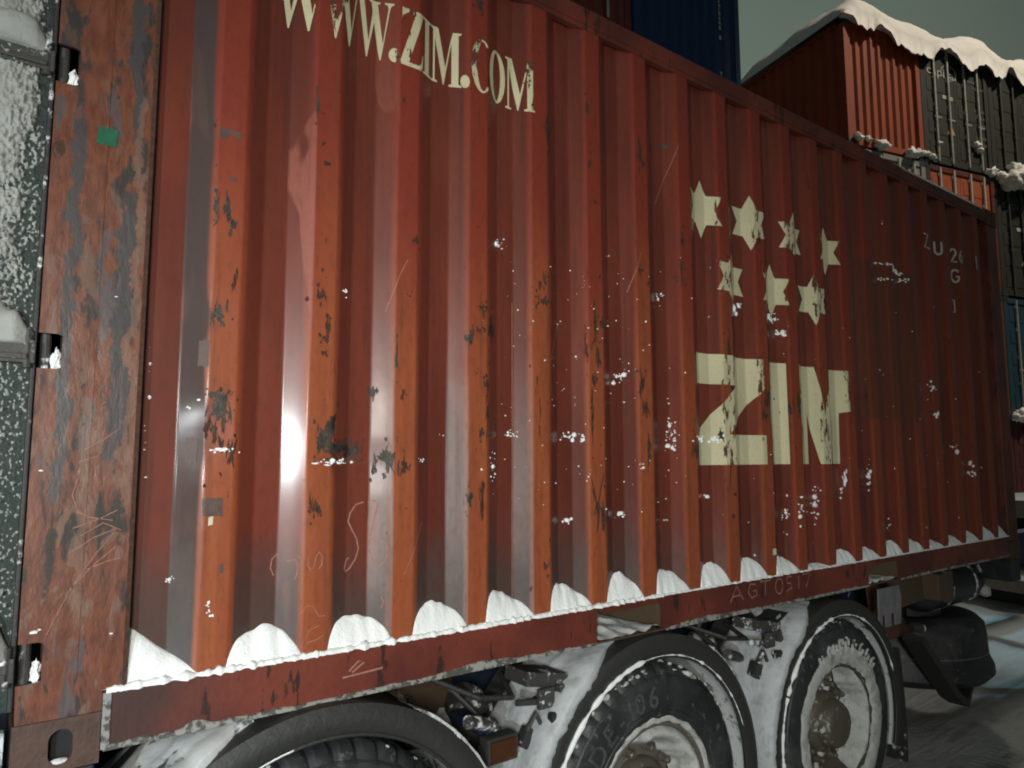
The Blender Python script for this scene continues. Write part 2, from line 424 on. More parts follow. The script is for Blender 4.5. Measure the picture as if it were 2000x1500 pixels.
# worn spots on the wall: x mm, z mm, half width mm, half height mm, kind
RUST = '''414,1129,23,32,k 419,903,35,14,k 427,868,38,50,k 416,798,26,58,r 461,749,11,50,r 418,597,31,29,g 362,749,16,40,g 380,1015,14,43,g 721,1091,17,12,r 708,1223,14,25,r 730,1123,8,38,r 723,1044,8,8,r 746,812,23,51,k 726,789,33,48,k 778,759,70,29,k 838,751,52,26,k 789,725,108,9,k 895,939,19,23,k 940,727,41,47,k 999,700,24,41,r 913,695,11,23,k 939,671,5,10,k 966,1048,5,37,k 990,936,7,17,r 1248,1143,17,25,k 1344,1192,21,48,k 1284,1174,30,14,r 1295,1258,27,9,r 1306,1241,6,26,r 1317,986,16,22,r 1327,897,10,75,r 1296,815,8,18,r 1251,597,12,25,k 1580,1314,54,23,r 1586,1393,12,31,r 1558,1370,9,15,r 1857,1142,14,50,r 1833,1028,13,37,r 1830,876,16,105,r 1855,756,19,63,r 1838,597,16,105,r 1872,497,31,106,r 1837,1264,11,84,r 1879,1265,28,29,r 2110,1034,15,58,r 2129,928,24,53,r 2143,779,12,76,r 2115,1517,15,17,r 2379,1518,28,23,r 2375,1581,14,37,r 2706,1216,19,69,r 2724,1047,49,150,r 2705,831,34,125,r 2652,830,40,34,k 2753,760,22,75,r 2445,759,42,71,r 2946,1173,25,62,r 2999,1012,34,89,r 2981,931,34,21,k 3138,969,19,26,k 3195,970,32,38,k 3281,999,24,82,r 3617,1600,37,40,r 3627,1939,21,57,r 3985,1061,11,42,r 437,1521,11,7,g 425,1652,33,17,g 427,1444,8,35,k 442,1387,11,17,k 394,1437,6,44,k 713,1640,8,6,r 702,1700,6,4,r 679,1810,4,35,k 1817,2156,8,41,r 1827,1919,8,29,r 1861,1765,14,8,r 1609,1969,13,68,r 2149,2001,13,13,r 2124,2041,9,88,r 2390,1702,14,28,r 1030,1451,10,12,r 713,577,14,28,r 692,593,6,31,r 447,432,6,14,g 1586,337,12,19,r 980,1929,5,13,r 2299,2135,38,11,g 1287,2391,18,26,k 2695,456,11,12,r 3045,2042,28,20,r 2978,1810,21,36,r'''
# snow flecks on the wall: x mm, z mm, radius in tenths of mm
SPECKS = '''1400,1495,40 1417,1515,24 1433,1513,18 1412,1499,18 1409,1521,26 1391,1521,54 1360,1500,21 1393,1507,50 1397,1506,36 1381,1509,67 1390,1530,52 1419,1536,37 1405,1513,28 1408,1499,23 2007,1064,47 2020,1067,50 1979,1068,47 1973,1033,88 2014,1064,66 1976,1043,40 2017,1066,38 1995,1057,30 2051,1087,63 2037,1064,28 2010,1038,25 2016,1060,25 2017,1068,78 1978,1097,23 2017,1053,25 2017,1054,47 2011,1062,74 2030,1070,85 2034,1065,53 2027,1068,49 1991,1062,51 2011,1074,38 2022,1048,54 2017,1060,21 1995,1049,58 2025,1061,27 1436,822,27 1434,818,57 1459,814,46 1405,813,45 1437,819,32 1463,824,42 1445,805,18 1447,829,35 1446,807,23 1437,810,42 1448,819,27 1465,809,41 1459,819,36 1472,806,35 1453,809,33 1449,807,62 1458,807,30 1424,811,39 1462,808,23 1436,820,39 1433,809,30 1446,790,19 1762,827,78 1746,804,27 1727,826,35 1707,811,42 1729,806,37 1719,808,26 1750,817,69 1708,800,39 1755,809,29 1743,815,46 1687,798,37 1716,810,71 1693,807,29 1739,825,29 1744,796,61 1711,809,21 1701,822,39 1733,811,51 1708,805,19 1727,805,23 1780,797,71 1775,789,35 1774,791,42 1786,809,32 1780,791,43 1784,802,45 1782,797,44 1785,798,45 1781,814,42 1781,817,20 2295,817,43 2319,877,31 2326,825,76 2326,813,32 2333,865,23 2328,802,59 2302,885,33 2294,840,59 2327,815,38 2316,836,30 2320,830,35 2310,786,29 2331,801,47 2288,803,32 2317,844,25 2299,839,35 2317,900,45 2321,883,43 2316,820,21 2332,836,51 2307,817,39 2325,809,38 2328,842,21 2309,853,68 2310,866,64 2317,825,31 2331,812,52 2310,877,38 2319,817,33 2330,845,41 2307,899,34 2334,882,51 2308,848,22 2319,863,25 2315,771,43 2328,763,93 2287,775,77 2314,773,55 2283,775,40 2297,779,97 2298,776,25 2329,785,88 2315,781,29 2319,772,64 2326,789,23 2333,780,50 795,1248,49 802,1247,34 787,1249,34 796,1255,24 798,1230,35 794,1248,18 795,1227,49 804,1241,20 466,751,18 409,751,41 423,754,16 486,745,20 435,750,31 446,751,42 433,750,30 421,747,50 439,751,23 440,752,40 422,752,26 426,750,24 479,748,14 418,750,31 444,747,17 441,752,14 448,753,23 465,755,22 420,745,25 457,748,19 788,722,20 797,722,32 800,722,25 770,718,23 744,717,19 802,715,20 801,724,34 770,721,24 731,725,22 756,713,33 744,720,51 780,718,36 748,717,24 815,711,20 760,720,64 750,714,22 791,721,34 789,716,23 722,718,34 832,716,25 806,720,45 758,716,34 804,725,29 755,716,39 787,715,27 789,713,36 768,721,42 800,717,37 781,720,34 836,716,35 754,712,27 767,713,15 783,718,28 784,715,27 1070,721,27 1078,719,39 1079,724,38 1081,725,23 1066,719,74 1082,724,26 1069,723,31 1068,722,21 1075,732,22 1062,717,24 1077,717,29 1059,727,24 1160,818,18 1169,807,18 1171,808,48 1174,807,25 1179,810,33 1151,808,18 1165,804,26 1168,811,60 1368,668,36 1375,672,24 1358,748,33 1347,663,28 1352,679,22 1346,694,32 1356,738,23 1348,711,18 1359,699,57 1363,698,27 1361,625,49 1341,666,36 1374,725,29 1369,660,28 1365,696,28 1357,648,34 1360,680,37 1373,696,19 1363,602,23 1374,744,38 1343,729,32 1358,685,26 1714,492,87 1716,482,72 1724,483,27 1737,496,44 1713,505,39 1727,491,23 1720,497,26 1702,498,26 1710,492,36 1724,478,33 1709,497,40 1695,487,42 1723,488,28 1713,487,34 1731,493,73 1682,505,58 1991,503,77 1995,494,30 2006,508,83 2004,505,83 2007,498,24 1994,511,24 2025,497,24 2018,507,58 2004,507,39 2011,503,26 2016,491,43 1970,489,27 322,411,21 331,418,16 318,406,17 332,405,35 324,409,14 324,408,29 321,414,25 326,412,33 335,413,18 325,412,16 320,411,35 328,409,22 326,403,25 328,407,18 318,419,41 319,413,23 419,346,49 419,335,18 420,326,38 415,319,25 416,348,23 416,339,25 421,322,37 411,339,19 418,319,20 421,312,16 424,310,45 430,310,52 425,314,35 423,316,14 423,320,36 3433,536,57 3446,570,40 3416,472,36 3399,440,37 3425,392,53 3416,455,29 3428,498,128 3428,481,30 3429,574,35 3432,554,27 3422,522,117 3429,482,54 3424,512,29 3420,381,74 3436,433,129 3418,558,33 3425,496,48 3426,417,34 3418,442,36 3418,483,109 3441,502,44 3425,478,74 3438,471,36 3456,556,53 3424,568,97 3400,491,28 3153,466,72 3154,478,67 3154,474,40 3154,453,92 3128,420,42 3170,447,38 3157,428,35 3161,437,36 3142,360,30 3163,539,41 3132,431,40 3134,442,53 3162,451,62 3141,410,54 3157,348,34 3165,484,46 3266,458,43 3223,456,53 3254,488,117 3226,435,97 3229,379,29 3223,424,59 3238,392,76 3254,409,100 3260,483,43 3222,495,90 3248,469,58 3230,385,53 3250,529,84 3235,473,31 3250,480,38 3244,428,27 3705,626,47 3691,556,61 3688,508,48 3699,560,54 3699,622,39 3698,519,50 3692,535,31 3699,539,39 3697,549,64 3694,546,65 3972,663,35 3988,649,65 3981,632,151 3978,633,69 3974,542,74 3971,578,99 3970,617,66 3982,588,120 3984,719,35 3980,612,105 3982,687,36 3987,647,54 3979,677,109 3980,578,55 3973,620,115 3988,718,32 4215,369,43 4211,300,45 4225,336,37 4219,362,35 4212,319,40 4190,317,36 4209,370,52 4211,331,34 2277,1438,33 2257,1419,41 2251,1434,40 2246,1446,43 2277,1447,43 2239,1440,30 2257,1426,77 2235,1428,28 2287,1440,40 2274,1468,76 2295,1445,22 2253,1443,25 2804,1450,48 2842,1475,86 2820,1475,35 2795,1469,27 2837,1463,64 2815,1439,53 2812,1440,27 2829,1473,72 2831,1465,53 2805,1459,23 2857,1477,35 2846,1457,45 2855,1462,52 2835,1453,37 3119,1413,37 3133,1413,32 3138,1463,42 3146,1444,34 3131,1432,53 3137,1433,61 3117,1439,35 3141,1433,61 3113,1424,47 3158,1434,32 3152,1355,56 3176,1367,115 3184,1368,77 3184,1356,29 3190,1372,75 3176,1370,38 3166,1361,50 3163,1365,32 3178,1359,68 3181,1354,111 2525,804,63 2523,815,70 2509,809,32 2557,782,24 2477,817,39 2462,822,36 2520,804,55 2536,824,35 2528,815,52 2423,802,40 2515,818,23 2521,795,25 2533,832,25 2537,819,32 2489,811,53 2519,830,27 2637,810,50 2621,805,45 2627,819,40 2608,815,29 2619,814,40 2607,814,25 2596,817,66 2601,813,26 2624,810,58 2650,803,61 2607,815,28 2629,812,103 4349,1816,62 4234,1809,66 4240,1804,32 4289,1812,88 4203,1799,46 4242,1804,39 4271,1806,71 4315,1808,129 4268,1810,44 4252,1817,34 4224,1811,41 4239,1816,33 4251,1803,54 4274,1814,41 4501,1847,59 4530,1843,53 4599,1849,77 4534,1835,70 4498,1832,42 4542,1836,59 4543,1851,59 4536,1837,51 4546,1848,30 4563,1849,54 4560,1831,47 4536,1849,35 4513,1840,59 4547,1833,72 4500,1831,73 4509,1840,75 4534,1840,70 4509,1850,53 4813,1156,82 4813,1216,81 4846,1171,44 4792,1196,54 4864,1165,57 4825,1168,53 4807,1183,75 4830,1181,139 4824,1182,71 4831,1178,111 5102,795,65 5097,800,66 5079,799,63 5069,801,77 5097,804,117 5120,806,40 5082,796,64 5112,764,118 5069,803,40 5082,794,62 5343,693,146 5354,662,60 5362,667,97 5339,680,70 5335,686,58 5346,687,64 372,887,28 375,887,32 373,889,27 350,867,43 355,868,14 355,863,31 1528,1235,23 1518,1201,20 1527,1224,26 2543,558,71 2554,552,103 2563,550,47 2564,557,34 2537,560,58 2087,701,21 2097,701,21 2091,706,72 2116,705,46 2092,684,50 2104,702,31 2094,707,26 2104,687,54 1764,1114,26 1760,1124,52 252,941,15 257,887,25 253,959,18 254,979,39 256,891,35 252,1024,15 258,890,46 251,751,40 250,801,27 247,891,15 257,679,25 248,814,31 252,770,21 254,704,41 254,819,29 4279,2172,64 4279,2172,35 4290,2166,36 4278,2157,41 4275,2158,35 2887,266,41 2885,267,44 2889,262,103 2263,464,31 2286,461,62 2283,464,30 2274,464,46 1696,928,21 2371,649,25 1755,963,19 1959,990,20 1957,1394,15 1806,666,24 1847,883,14 2525,770,19 2054,1264,18 1800,655,28 1641,1078,25 1742,1468,29 2349,827,27 1788,1402,16 2144,717,15 1794,640,27 1473,823,26 2118,1178,22 1883,847,30 1769,820,19 1804,1149,19 1962,1566,25 2017,1060,32 2334,621,26 2442,1444,32 1297,689,28 1835,1320,25 1476,1275,25 1512,1188,28 1632,948,20 1514,864,21 1578,638,26 2045,692,26 2529,1404,30 1484,915,20 1770,867,26 2030,957,32 1792,859,23 1859,724,25 1755,931,18 1696,987,17 1701,589,27 1950,1003,16 2282,759,15 1369,701,12 1461,1422,19 1657,633,23 1546,1139,28 2599,1186,16 1996,1296,28 1794,1411,23 2157,1204,29 1466,694,22 1583,1092,30 1573,557,12 1898,724,17 2090,1393,29 2384,1102,33 2028,1124,17 2613,1618,30 1523,687,15 1719,1070,14 1406,995,14 2602,1384,29 1708,1460,28 2015,1499,16 1512,879,12 2369,628,32 2301,674,25 2304,985,23 1451,1455,13 1814,1406,31 2309,964,29 2045,626,32 1674,1244,14 2071,717,21 2051,1120,28 2038,1479,31 2028,696,29 2291,827,20 1715,685,14 2278,1548,33 1500,1175,13 1806,1239,26 1888,528,25 2311,809,22 1303,1212,14 1570,774,18 1756,936,23 1690,1257,25 1685,1301,24 2222,541,26 1748,575,22 1822,1330,22 1292,913,19 1423,723,25 1681,583,12 1357,1296,28 1451,912,18 2317,1120,26 2338,726,20 1775,804,24 1790,1447,31 1794,1430,17 2302,673,29 2009,1455,20 1673,1016,25 1644,926,17 2516,728,16 1621,1459,21 1705,994,23 2586,1484,15 2276,1498,17 1740,815,16 1462,1139,23 2279,553,30 1482,1180,23 1471,858,22 1839,803,31 2092,522,15 1865,699,24 2374,1620,32 2066,1247,32 2016,1136,16 1713,758,14 2009,655,18 1907,1208,21 1478,582,18 1714,1038,28 1809,681,19 2060,620,30 1581,1392,28 2076,1095,20 1957,640,15 2073,975,26 1424,1093,15 1765,696,29 1550,613,15 1730,1349,24 2081,1458,33 1436,1324,17 2612,765,16 1770,666,20 2604,563,16 1852,1066,30 1678,738,20 2091,509,31 2268,1393,28 1410,922,20 1528,1290,28 1710,1147,14 2328,853,21 1766,1375,19 1989,600,19 1553,627,15 1649,1359,22 1879,1160,23 1880,1205,30 2166,1502,22 2138,1303,34 1467,1374,14 2280,650,20 1854,1240,28 1866,854,14 1839,991,15 1276,1026,16 1426,881,24 2091,1167,23 1940,1266,26 1790,1167,17 2026,630,21 2036,1094,32 2598,1380,22 1705,1008,17 3458,1250,21 4768,740,30 3747,725,30 2636,471,22 3403,288,30 3473,1501,24 3715,1049,19 4202,1250,33 3993,1179,34 3746,1450,23 2707,936,29 5582,656,26 3181,1239,22 4462,1630,29 3667,661,32 3529,739,22 3720,696,19 3955,881,22 3163,468,22 3087,1132,24 3628,1078,23 3127,860,26 2825,753,20 2895,629,21 2854,422,29 4831,687,41 4008,638,31 5091,334,28 3103,809,25 3429,410,31 4518,842,34 2997,496,18 5355,703,28 3002,742,23 4589,1520,37 3695,960,30 4247,971,25 3804,1531,22 5116,1538,23 5150,1117,33 4089,578,25 4905,1714,38 3333,711,22 4790,1098,33 3360,448,30 3015,556,31 3178,1256,31 5871,1602,41 5609,1335,40 3246,511,25 3811,1400,30 4564,1217,21 2850,1146,30 4606,299,36 2911,997,30 5035,566,37 5440,1036,23 3419,1515,21 4234,1222,24 2853,1028,23 4065,266,20 3209,1402,31 4271,662,35 2610,405,20 4286,1032,34 3367,1160,21 4623,965,23 3449,784,23'''

# ------------------------------------------------------------------ corrugated side wall geometry
PIT, RX, RW, SW, DEP, Y0 = .283, .470, .075, .068, .036, .006
RE = [RX + PIT*k for k in range(10)] + [3.017 + .270*(k-9) for k in range(10, 20)]   # right edge of every ridge
def raw_depth(x):
    prev = None
    for re_ in RE:
        l = re_ - RW - SW
        if x < l:
            return DEP*max(0., x-prev)/SW if prev is not None and x < prev+SW else DEP
        if x < l+SW: return DEP*(1-(x-l)/SW)
        if x <= re_: return 0.
        prev = re_
    return DEP*(x-prev)/SW if x < prev+SW else DEP
def depth(x):
    return sum(raw_depth(x+d) for d in (-.004, -.002, 0, .002, .004))/5
def dent(x, z):
    d = .0035*mnoise.noise(Vector((x*3.1, 1.7, z*1.3))) + .0016*mnoise.noise(Vector((x*11, 5, z*3)))
    for cx, cz, sx, sz, a in ((.80, .725, .07, .030, .010), (.93, .70, .05, .06, .007), (.40, .80, .03, .08, .008), (.40, 1.12, .03, .06, .006),
                              (1.27, 1.06, .03, .05, .006), (1.56, 1.15, .03, .04, .006), (2.70, .92, .05, .16, .008), (3.0, .95, .05, .06, .006),
                              (1.84, .8, .03, .25, .004), (.44, 1.62, .05, .06, .006), (4.55, 1.5, .12, .3, .008), (4.7, .95, .2, .25, .007)):
        d += a*math.exp(-((x-cx)/sx)**2 - ((z-cz)/sz)**2)
    return d
XS = []
for re_ in RE:
    for c in (-RW-SW, -RW, 0, SW):
        for d in (-.0052, -.0018, .0018, .0052): XS.append(re_+c+d)
XS = sorted(set(round(x, 5) for x in XS if .232 < x < 5.885)); XS = [.228] + XS + [5.89]
ZS = [.160 + i*(2.512-.160)/58 for i in range(59)]
def wall_y(x, z): return Y0 + depth(x) + dent(x, z)

def conform(polys, off, extrude=0.):
    """flat outlines in (x,z) laid on the corrugated wall, off metres proud of it"""
    b = bmesh.new()
    for poly in polys:
        if isinstance(poly, tuple):      # ready-made list of quads
            for q in poly[0]: b.faces.new([b.verts.new((x, 0, z)) for x, z in q])
        else:
            b.faces.new([b.verts.new((x, 0, z)) for x, z in poly])
    bmesh.ops.remove_doubles(b, verts=b.verts, dist=1e-5)
    bmesh.ops.triangulate(b, faces=b.faces)
    x0 = min(v.co.x for v in b.verts); x1 = max(v.co.x for v in b.verts)
    z0 = min(v.co.z for v in b.verts); z1 = max(v.co.z for v in b.verts)
    for x in XS:
        if x0 < x < x1: bmesh.ops.bisect_plane(b, geom=b.verts[:]+b.edges[:]+b.faces[:], plane_co=(x, 0, 0), plane_no=(1, 0, 0))
    for z in ZS:
        if z0 < z < z1: bmesh.ops.bisect_plane(b, geom=b.verts[:]+b.edges[:]+b.faces[:], plane_co=(0, 0, z), plane_no=(0, 0, 1))
    for v in b.verts: v.co.y = wall_y(v.co.x, v.co.z) - off
    for f in b.faces:
        f.normal_update()
        if f.normal.y > 0: f.normal_flip()
    m = MB(); m.b.free(); m.b = b
    return m
def fit(unit, x0, z0, w, h): return [(x0+a*w, z0+c*h) for a, c in unit]
def ribbon(pts, w):
    """thin stroke as quads in (x,z)"""
    pts = [Vector(p) for p in pts]; L = []
    for i, p in enumerate(pts):
        t = (pts[min(i+1, len(pts)-1)] - pts[max(i-1, 0)]); t = t.normalized() if t.length else Vector((1, 0))
        n = Vector((-t.y, t.x))*w/2; L.append((p+n, p-n))
    return ([[tuple(L[i][0]), tuple(L[i+1][0]), tuple(L[i+1][1]), tuple(L[i][1])] for i in range(len(L)-1)],)
def arc(cx, cz, rx, rz, a0, a1, n=14):
    return [(cx + rx*cos(radians(a0+(a1-a0)*i/n)), cz + rz*sin(radians(a0+(a1-a0)*i/n))) for i in range(n+1)]
def band(outer, inner): return ([[outer[i], outer[i+1], inner[i+1], inner[i]] for i in range(len(outer)-1)],)

SW_W = [(0,1),(.27,1),(.27,.97),(.21,.955),(.345,.28),(.455,.80),(.42,.955),(.36,.97),(.36,1),(.66,1),(.66,.97),(.60,.955),(.735,.28),(.86,.90),(.84,.955),(.77,.97),(.77,1),(1,1),(1,.97),(.94,.955),(.90,.90),(.69,0),(.66,0),(.50,.62),(.31,0),(.28,0),(.06,.955),(0,.97)]
SW_Z = [(.08,1),(.95,1),(.95,.95),(.36,.07),(.78,.07),(.9,.14),(.95,.29),(.98,.29),(.95,0),(.02,0),(.02,.05),(.61,.93),(.28,.93),(.15,.87),(.1,.74),(.07,.74)]
SW_I = [(.1,1),(.9,1),(.9,.97),(.70,.95),(.70,.05),(.9,.03),(.9,0),(.1,0),(.1,.03),(.30,.05),(.30,.95),(.1,.97)]
SW_M = [(0,1),(.27,1),(.52,.32),(.76,1),(1,1),(1,.97),(.92,.95),(.92,.05),(1,.03),(1,0),(.64,0),(.64,.03),(.73,.05),(.73,.80),(.47,0),(.44,0),(.155,.80),(.155,.05),(.24,.03),(.24,0),(0,0),(0,.03),(.09,.05),(.09,.95),(0,.97)]
def ell(cx, cz, rx, rz, n=18): return [(cx+rx*cos(2*pi*i/n), cz+rz*sin(2*pi*i/n)) for i in range(n)]
def hexagram(cx, cz, rx, rz):
    o = []
    for k in range(12):
        r = 1 if k % 2 == 0 else .577
        a = pi/2 + k*pi/6; o.append((cx + rx/.866*r*cos(a), cz + rz*r*sin(a)))
    return o

# ------------------------------------------------------------------ rust, scuffs and bare primer worn into the wall
def add_worn_spots(m):
    rnd = random.Random(11)
    def put(c, mi):
        for f in c.b.faces: f.material_index = mi; f.smooth = True
        me = bpy.data.meshes.new('t'); c.b.to_mesh(me); c.b.free(); m.b.from_mesh(me); bpy.data.meshes.remove(me)
    groups = {'r': [], 'k': [], 'g': []}
    for it in RUST.split():
        x, z, a, c, k = it.split(','); x, z, a, c = (int(v)/1000 for v in (x, z, a, c))
        jag = .5 if k != 'g' else .12; sd = rnd.random()*99
        n = 56; pl = []
        for i in range(n):
            t = 2*pi*i/n
            q = (.8 if k != 'g' else min(1/max(.2, abs(cos(t))), 1/max(.2, abs(sin(t))))*.85) + jag*mnoise.fractal(Vector((cos(t)*2.2+sd, sin(t)*2.2, sd)), .75, 2.3, 5)*1.2
            q = max(.25, q)
            pl.append((max(.234, x + a*q*cos(t)), max(.17, z + c*q*sin(t))))
        if k == 'g': groups[k].append(pl)
        else:
            groups[k].append([(x + (px-x)*(.62 if k == 'k' else .45), z + (pz-z)*(.75 if k == 'k' else .6)) for px, pz in pl])
            for _ in range(9 if k == 'k' else 7):
                sx, sz = x + rnd.uniform(-1, 1)*a*.9, z + rnd.gauss(0, .45)*c; hl = c*rnd.uniform(.25, .7); hw = min(a*.4, rnd.uniform(.002, .006)); lean = rnd.gauss(0, .18)
                L_, R__ = [], []
                for i in range(9):
                    t = i/8; ww = hw*(sin(pi*min(.97, max(.03, t))))**.6*(.6+.9*abs(mnoise.noise(Vector((t*7, sx*90, sd))))); zz = max(.17+.0001*i, sz-hl+2*hl*t)
                    cx_ = sx + lean*(zz-sz) + .003*mnoise.noise(Vector((t*4, sz*50, sx*9)))
                    L_.append((max(.234, cx_-ww), zz)); R__.append((max(.2342, cx_+ww), zz))
                groups[k].append(L_+R__[::-1])
        for _ in range(3 if k != 'g' else 0):
            px, pz = x+rnd.gauss(0, a*.9), z+rnd.gauss(0, c*1.1); s = rnd.uniform(.0025, .006)
            groups[k].append([(px+s*rnd.uniform(.6, 1.2)*cos(2*pi*i/7), max(.17, pz+1.5*s*rnd.uniform(.6, 1.2)*sin(2*pi*i/7))) for i in range(7)])
    for k, mi in (('r', 1), ('k', 2), ('g', 3)):
        for i, pl in enumerate(groups[k]):
            put(conform([pl], .0008 + .00012*(i % 6) + {'r': 0, 'k': .0008, 'g': .0004}[k]), mi)
    put(conform([ribbon([(1.454, .17), (1.455, 1.3)], .0025)], .0016), 4)

# ------------------------------------------------------------------ the loaded container
def build_main_container():
    R_ = thing('shipping_container', 'rust-red corrugated container with cream stars and large letters, loaded on the trailer', 'shipping container', (0, 0, ZB))
    # side wall
    m = MB()
    V = [[m.b.verts.new((x, wall_y(x, z), z)) for z in ZS] for x in XS]
    for i in range(len(XS)-1):
        for j in range(len(ZS)-1): m.b.faces.new((V[i][j], V[i+1][j], V[i+1][j+1], V[i][j+1]))
    for f in m.b.faces:
        f.normal_update()
        if f.normal.y > 0: f.normal_flip()
    add_worn_spots(m)
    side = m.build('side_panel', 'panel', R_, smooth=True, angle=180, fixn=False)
    for k in ('rust', 'scuff', 'grey', 'chalk'): side.data.materials.append(MP[k])
    wn = side.modifiers.new('face weighted shading', 'WEIGHTED_NORMAL'); wn.weight = 100; wn.keep_sharp = False
    # weld seam lines and a darker replaced patch
    # far side, end, roof, floor
    m = MB(); m.box(.05, 6.0, 2.37, 2.41, .12, 2.5); m.build('far_side_panel', 'redbox', R_)
    m = MB(); m.box(6.0, 6.03, .08, 2.36, .12, 2.5); m.build('front_end_panel', 'redbox', R_)
    m = MB(); m.box(.06, 6.0, .07, 2.36, 2.53, 2.55); m.build('roof_panel', 'redbox', R_)
    m = MB(); m.box(.06, 6.0, .07, 2.36, .125, .155); m.build('floor', 'void', R_)
    m = MB()
    for k in range(12):
        x = .45+.47*k
        if 1.78 < x < 2.24 or 3.82 < x < 4.26: continue
        m.box(x, x+.05, .06, 2.37, .03, .124)
    m.build('cross_members', 'rail', R_)
    # rails
    m = MB()
    for a, b in ((.182, 1.823), (2.191, 3.863), (4.216, 5.876)):
        m.box(a, b, 0, .010, .030, .163)
        m.box(a, b, .010, .058, .030, .038)
    m.box(.182, 5.876, .010, .062, .150, .1632)
    for a, b in ((1.823, 2.191), (3.863, 4.216)):
        m.box(a, b, .001, .010, .136, .1625)
    for a, b in ((1.69, 1.8225), (2.1915, 2.30), (3.74, 3.8625), (4.2165, 4.34)):
        m.box(a, b, -.004, -.0005, .032, .160)
    rail = m.build('bottom_rail', 'rail', R_)
    # rime along the lower lip
    m = MB(); rnd = random.Random(5)
    for a, b in ((.186, 1.82), (2.2, 3.86), (4.22, 5.86)):
        n = int((b-a)/.012)
        def fn(u, v, a=a, b=b):
            x = a+(b-a)*u; h = .012+.010*abs(mnoise.fractal(Vector((x*9, 2, 0)), 1, 2, 4))
            h += .018*math.exp(-((x-.40)/.03)**2) + .016*math.exp(-((x-1.28)/.12)**2) + .010*math.exp(-((x-2.5)/.2)**2)
            return (x, -.0065+.004*v + (.0045 if v > .9 else 0), .024 + v*h)
        m.grid(fn, n, 3)
        m.grid(lambda u, v, a=a, b=b: (a+(b-a)*u, -.0065+v*.03, .0238), n, 1)
    m.box(.180, .198, -.0055, -.0008, .028, .160)
    m.build('rime_strip', 'frostlip', rail)
    for a, b in ((1.823, 2.191), (3.863, 4.216)):
        m = MB()
        m.box(a-.006, a, .011, 1.0, .028, .149); m.box(b, b+.006, .011, 1.0, .028, .149)
        m.box(a, b, .9, .92, .03, .149); m.box(a, b, .02, .9, .142, .148); m.box(a, b, -.002, .9, .026, .032)
        fp = m.build('fork_pocket', 'brown', R_)
        m = MB()
        m.grid(lambda u, v, a=a, b=b: (a+.02+(b-a-.04)*u, .004+.5*v, .0335+.022*max(0, mnoise.fractal(Vector((u*4+a, v*3, 1)), .8, 2, 3)+.15)), 26, 16)
        m.build('drifted_snow', 'snow', fp, smooth=True)
    m = MB(); m.box(.03, 6.03, .0005, .058, 2.512, 2.586, .006); m.box(.06, 6.0, .004, .03, 2.490, 2.5118)
    top = m.build('top_rail', 'rail', R_)
    m = MB()
    def tr(u, v):
        x = 4.55+1.27*u; w = .5*min(1, u*4)*min(1, (1-u)*6)
        return (x, -.004+.055*v, 2.5872 - (.016 if v == 0 else 0) + w*.040*sin(pi*min(1, v*1.2+.0001))*(.6+.7*abs(mnoise.noise(Vector((x*14, 1, 0))))))
    m.grid(tr, 70, 6); m.build('rime_strip', 'snow', top)
    # corner castings with their oval apertures
    def casting(x0, ysign, z0, top_):
        m = MB(); W_, H_ = .178, .118
        yo = -.004 if ysign > 0 else 2.442; yi = .158 if ysign > 0 else 2.28
        b = m.b
        O = [b.verts.new((x0+px, yo, z0+pz)) for px, pz in ((0,0),(W_,0),(W_,H_),(0,H_))]
        cx, cz = x0+W_/2+(.008 if x0 < 1 else -.008), z0+H_/2-(.004 if not top_ else 0)
        hole = []
        for i in range(28):
            a = 2*pi*i/28; hx = .025*cos(a) ; hz = .025*sin(a) + (.0145 if sin(a) > 0 else -.0145)
            hole.append((cx+hx, cz+hz))
        H = [b.verts.new((hx, yo, hz)) for hx, hz in hole]
        es = [b.edges.new((O[i], O[(i+1) % 4])) for i in range(4)] + [b.edges.new((H[i], H[(i+1) % 28])) for i in range(28)]
        bmesh.ops.triangle_fill(b, use_beauty=True, edges=es)
        D = [b.verts.new((hx, yo+ysign*.03, hz)) for hx, hz in hole]
        for i in range(28): b.faces.new((H[i], H[(i+1) % 28], D[(i+1) % 28], D[i]))
        I = [b.verts.new((x0+px, yi, z0+pz)) for px, pz in ((0,0),(W_,0),(W_,H_),(0,H_))]
        for i in range(4): b.faces.new((O[i], O[(i+1) % 4], I[(i+1) % 4], I[i]))
        b.faces.new(I)
        c = m.build('corner_casting', 'casting', R_)
        m = MB(); m.box(cx-.034, cx+.034, min(yo+ysign*.03, yo+ysign*.04), max(yo+ysign*.03, yo+ysign*.04), cz-.045, cz+.045); m.build('inner_plate', 'void', c)
        return c, cx, cz
    c, cx, cz = casting(0, 1, 0, False)
    m = MB(); m.blob((cx, .008, cz-.036), (.022, .014, .007), 2, .3, 2, 4); m.build('snow_plug', 'snow', c, smooth=True)
    casting(5.88, 1, 0, False); casting(0, 1, 2.473, True); casting(5.88, 1, 2.473, True)
    casting(0, -1, 0, False); casting(5.88, -1, 0, False); casting(0, -1, 2.473, True); casting(5.88, -1, 2.473, True)
    # door-end post with hinge notches
    NZ = [(.207, .300), (.946, 1.032), (1.672, 1.772), (2.38, 2.46)]
    poly = [(.004, .1185), (.179, .1185), (.179, .1660), (.228, .1660), (.228, 2.4725), (.004, 2.4725)]
    for z0, z1 in reversed(NZ): poly += [(.001, z1), (.040, z1), (.050, z1-.004), (.050, z0+.004), (.040, z0), (.001, z0)]
    m = MB(); m.prism(poly, 0, .010)
    m.box(.216, .228, .0105, .07, .166, 2.472)
    m.box(.105, .122, -.0025, -.0003, .2, 2.46)
    m.box(.052, .064, .0105, .09, .119, 2.472)
    post = m.build('corner_post', 'post', R_)
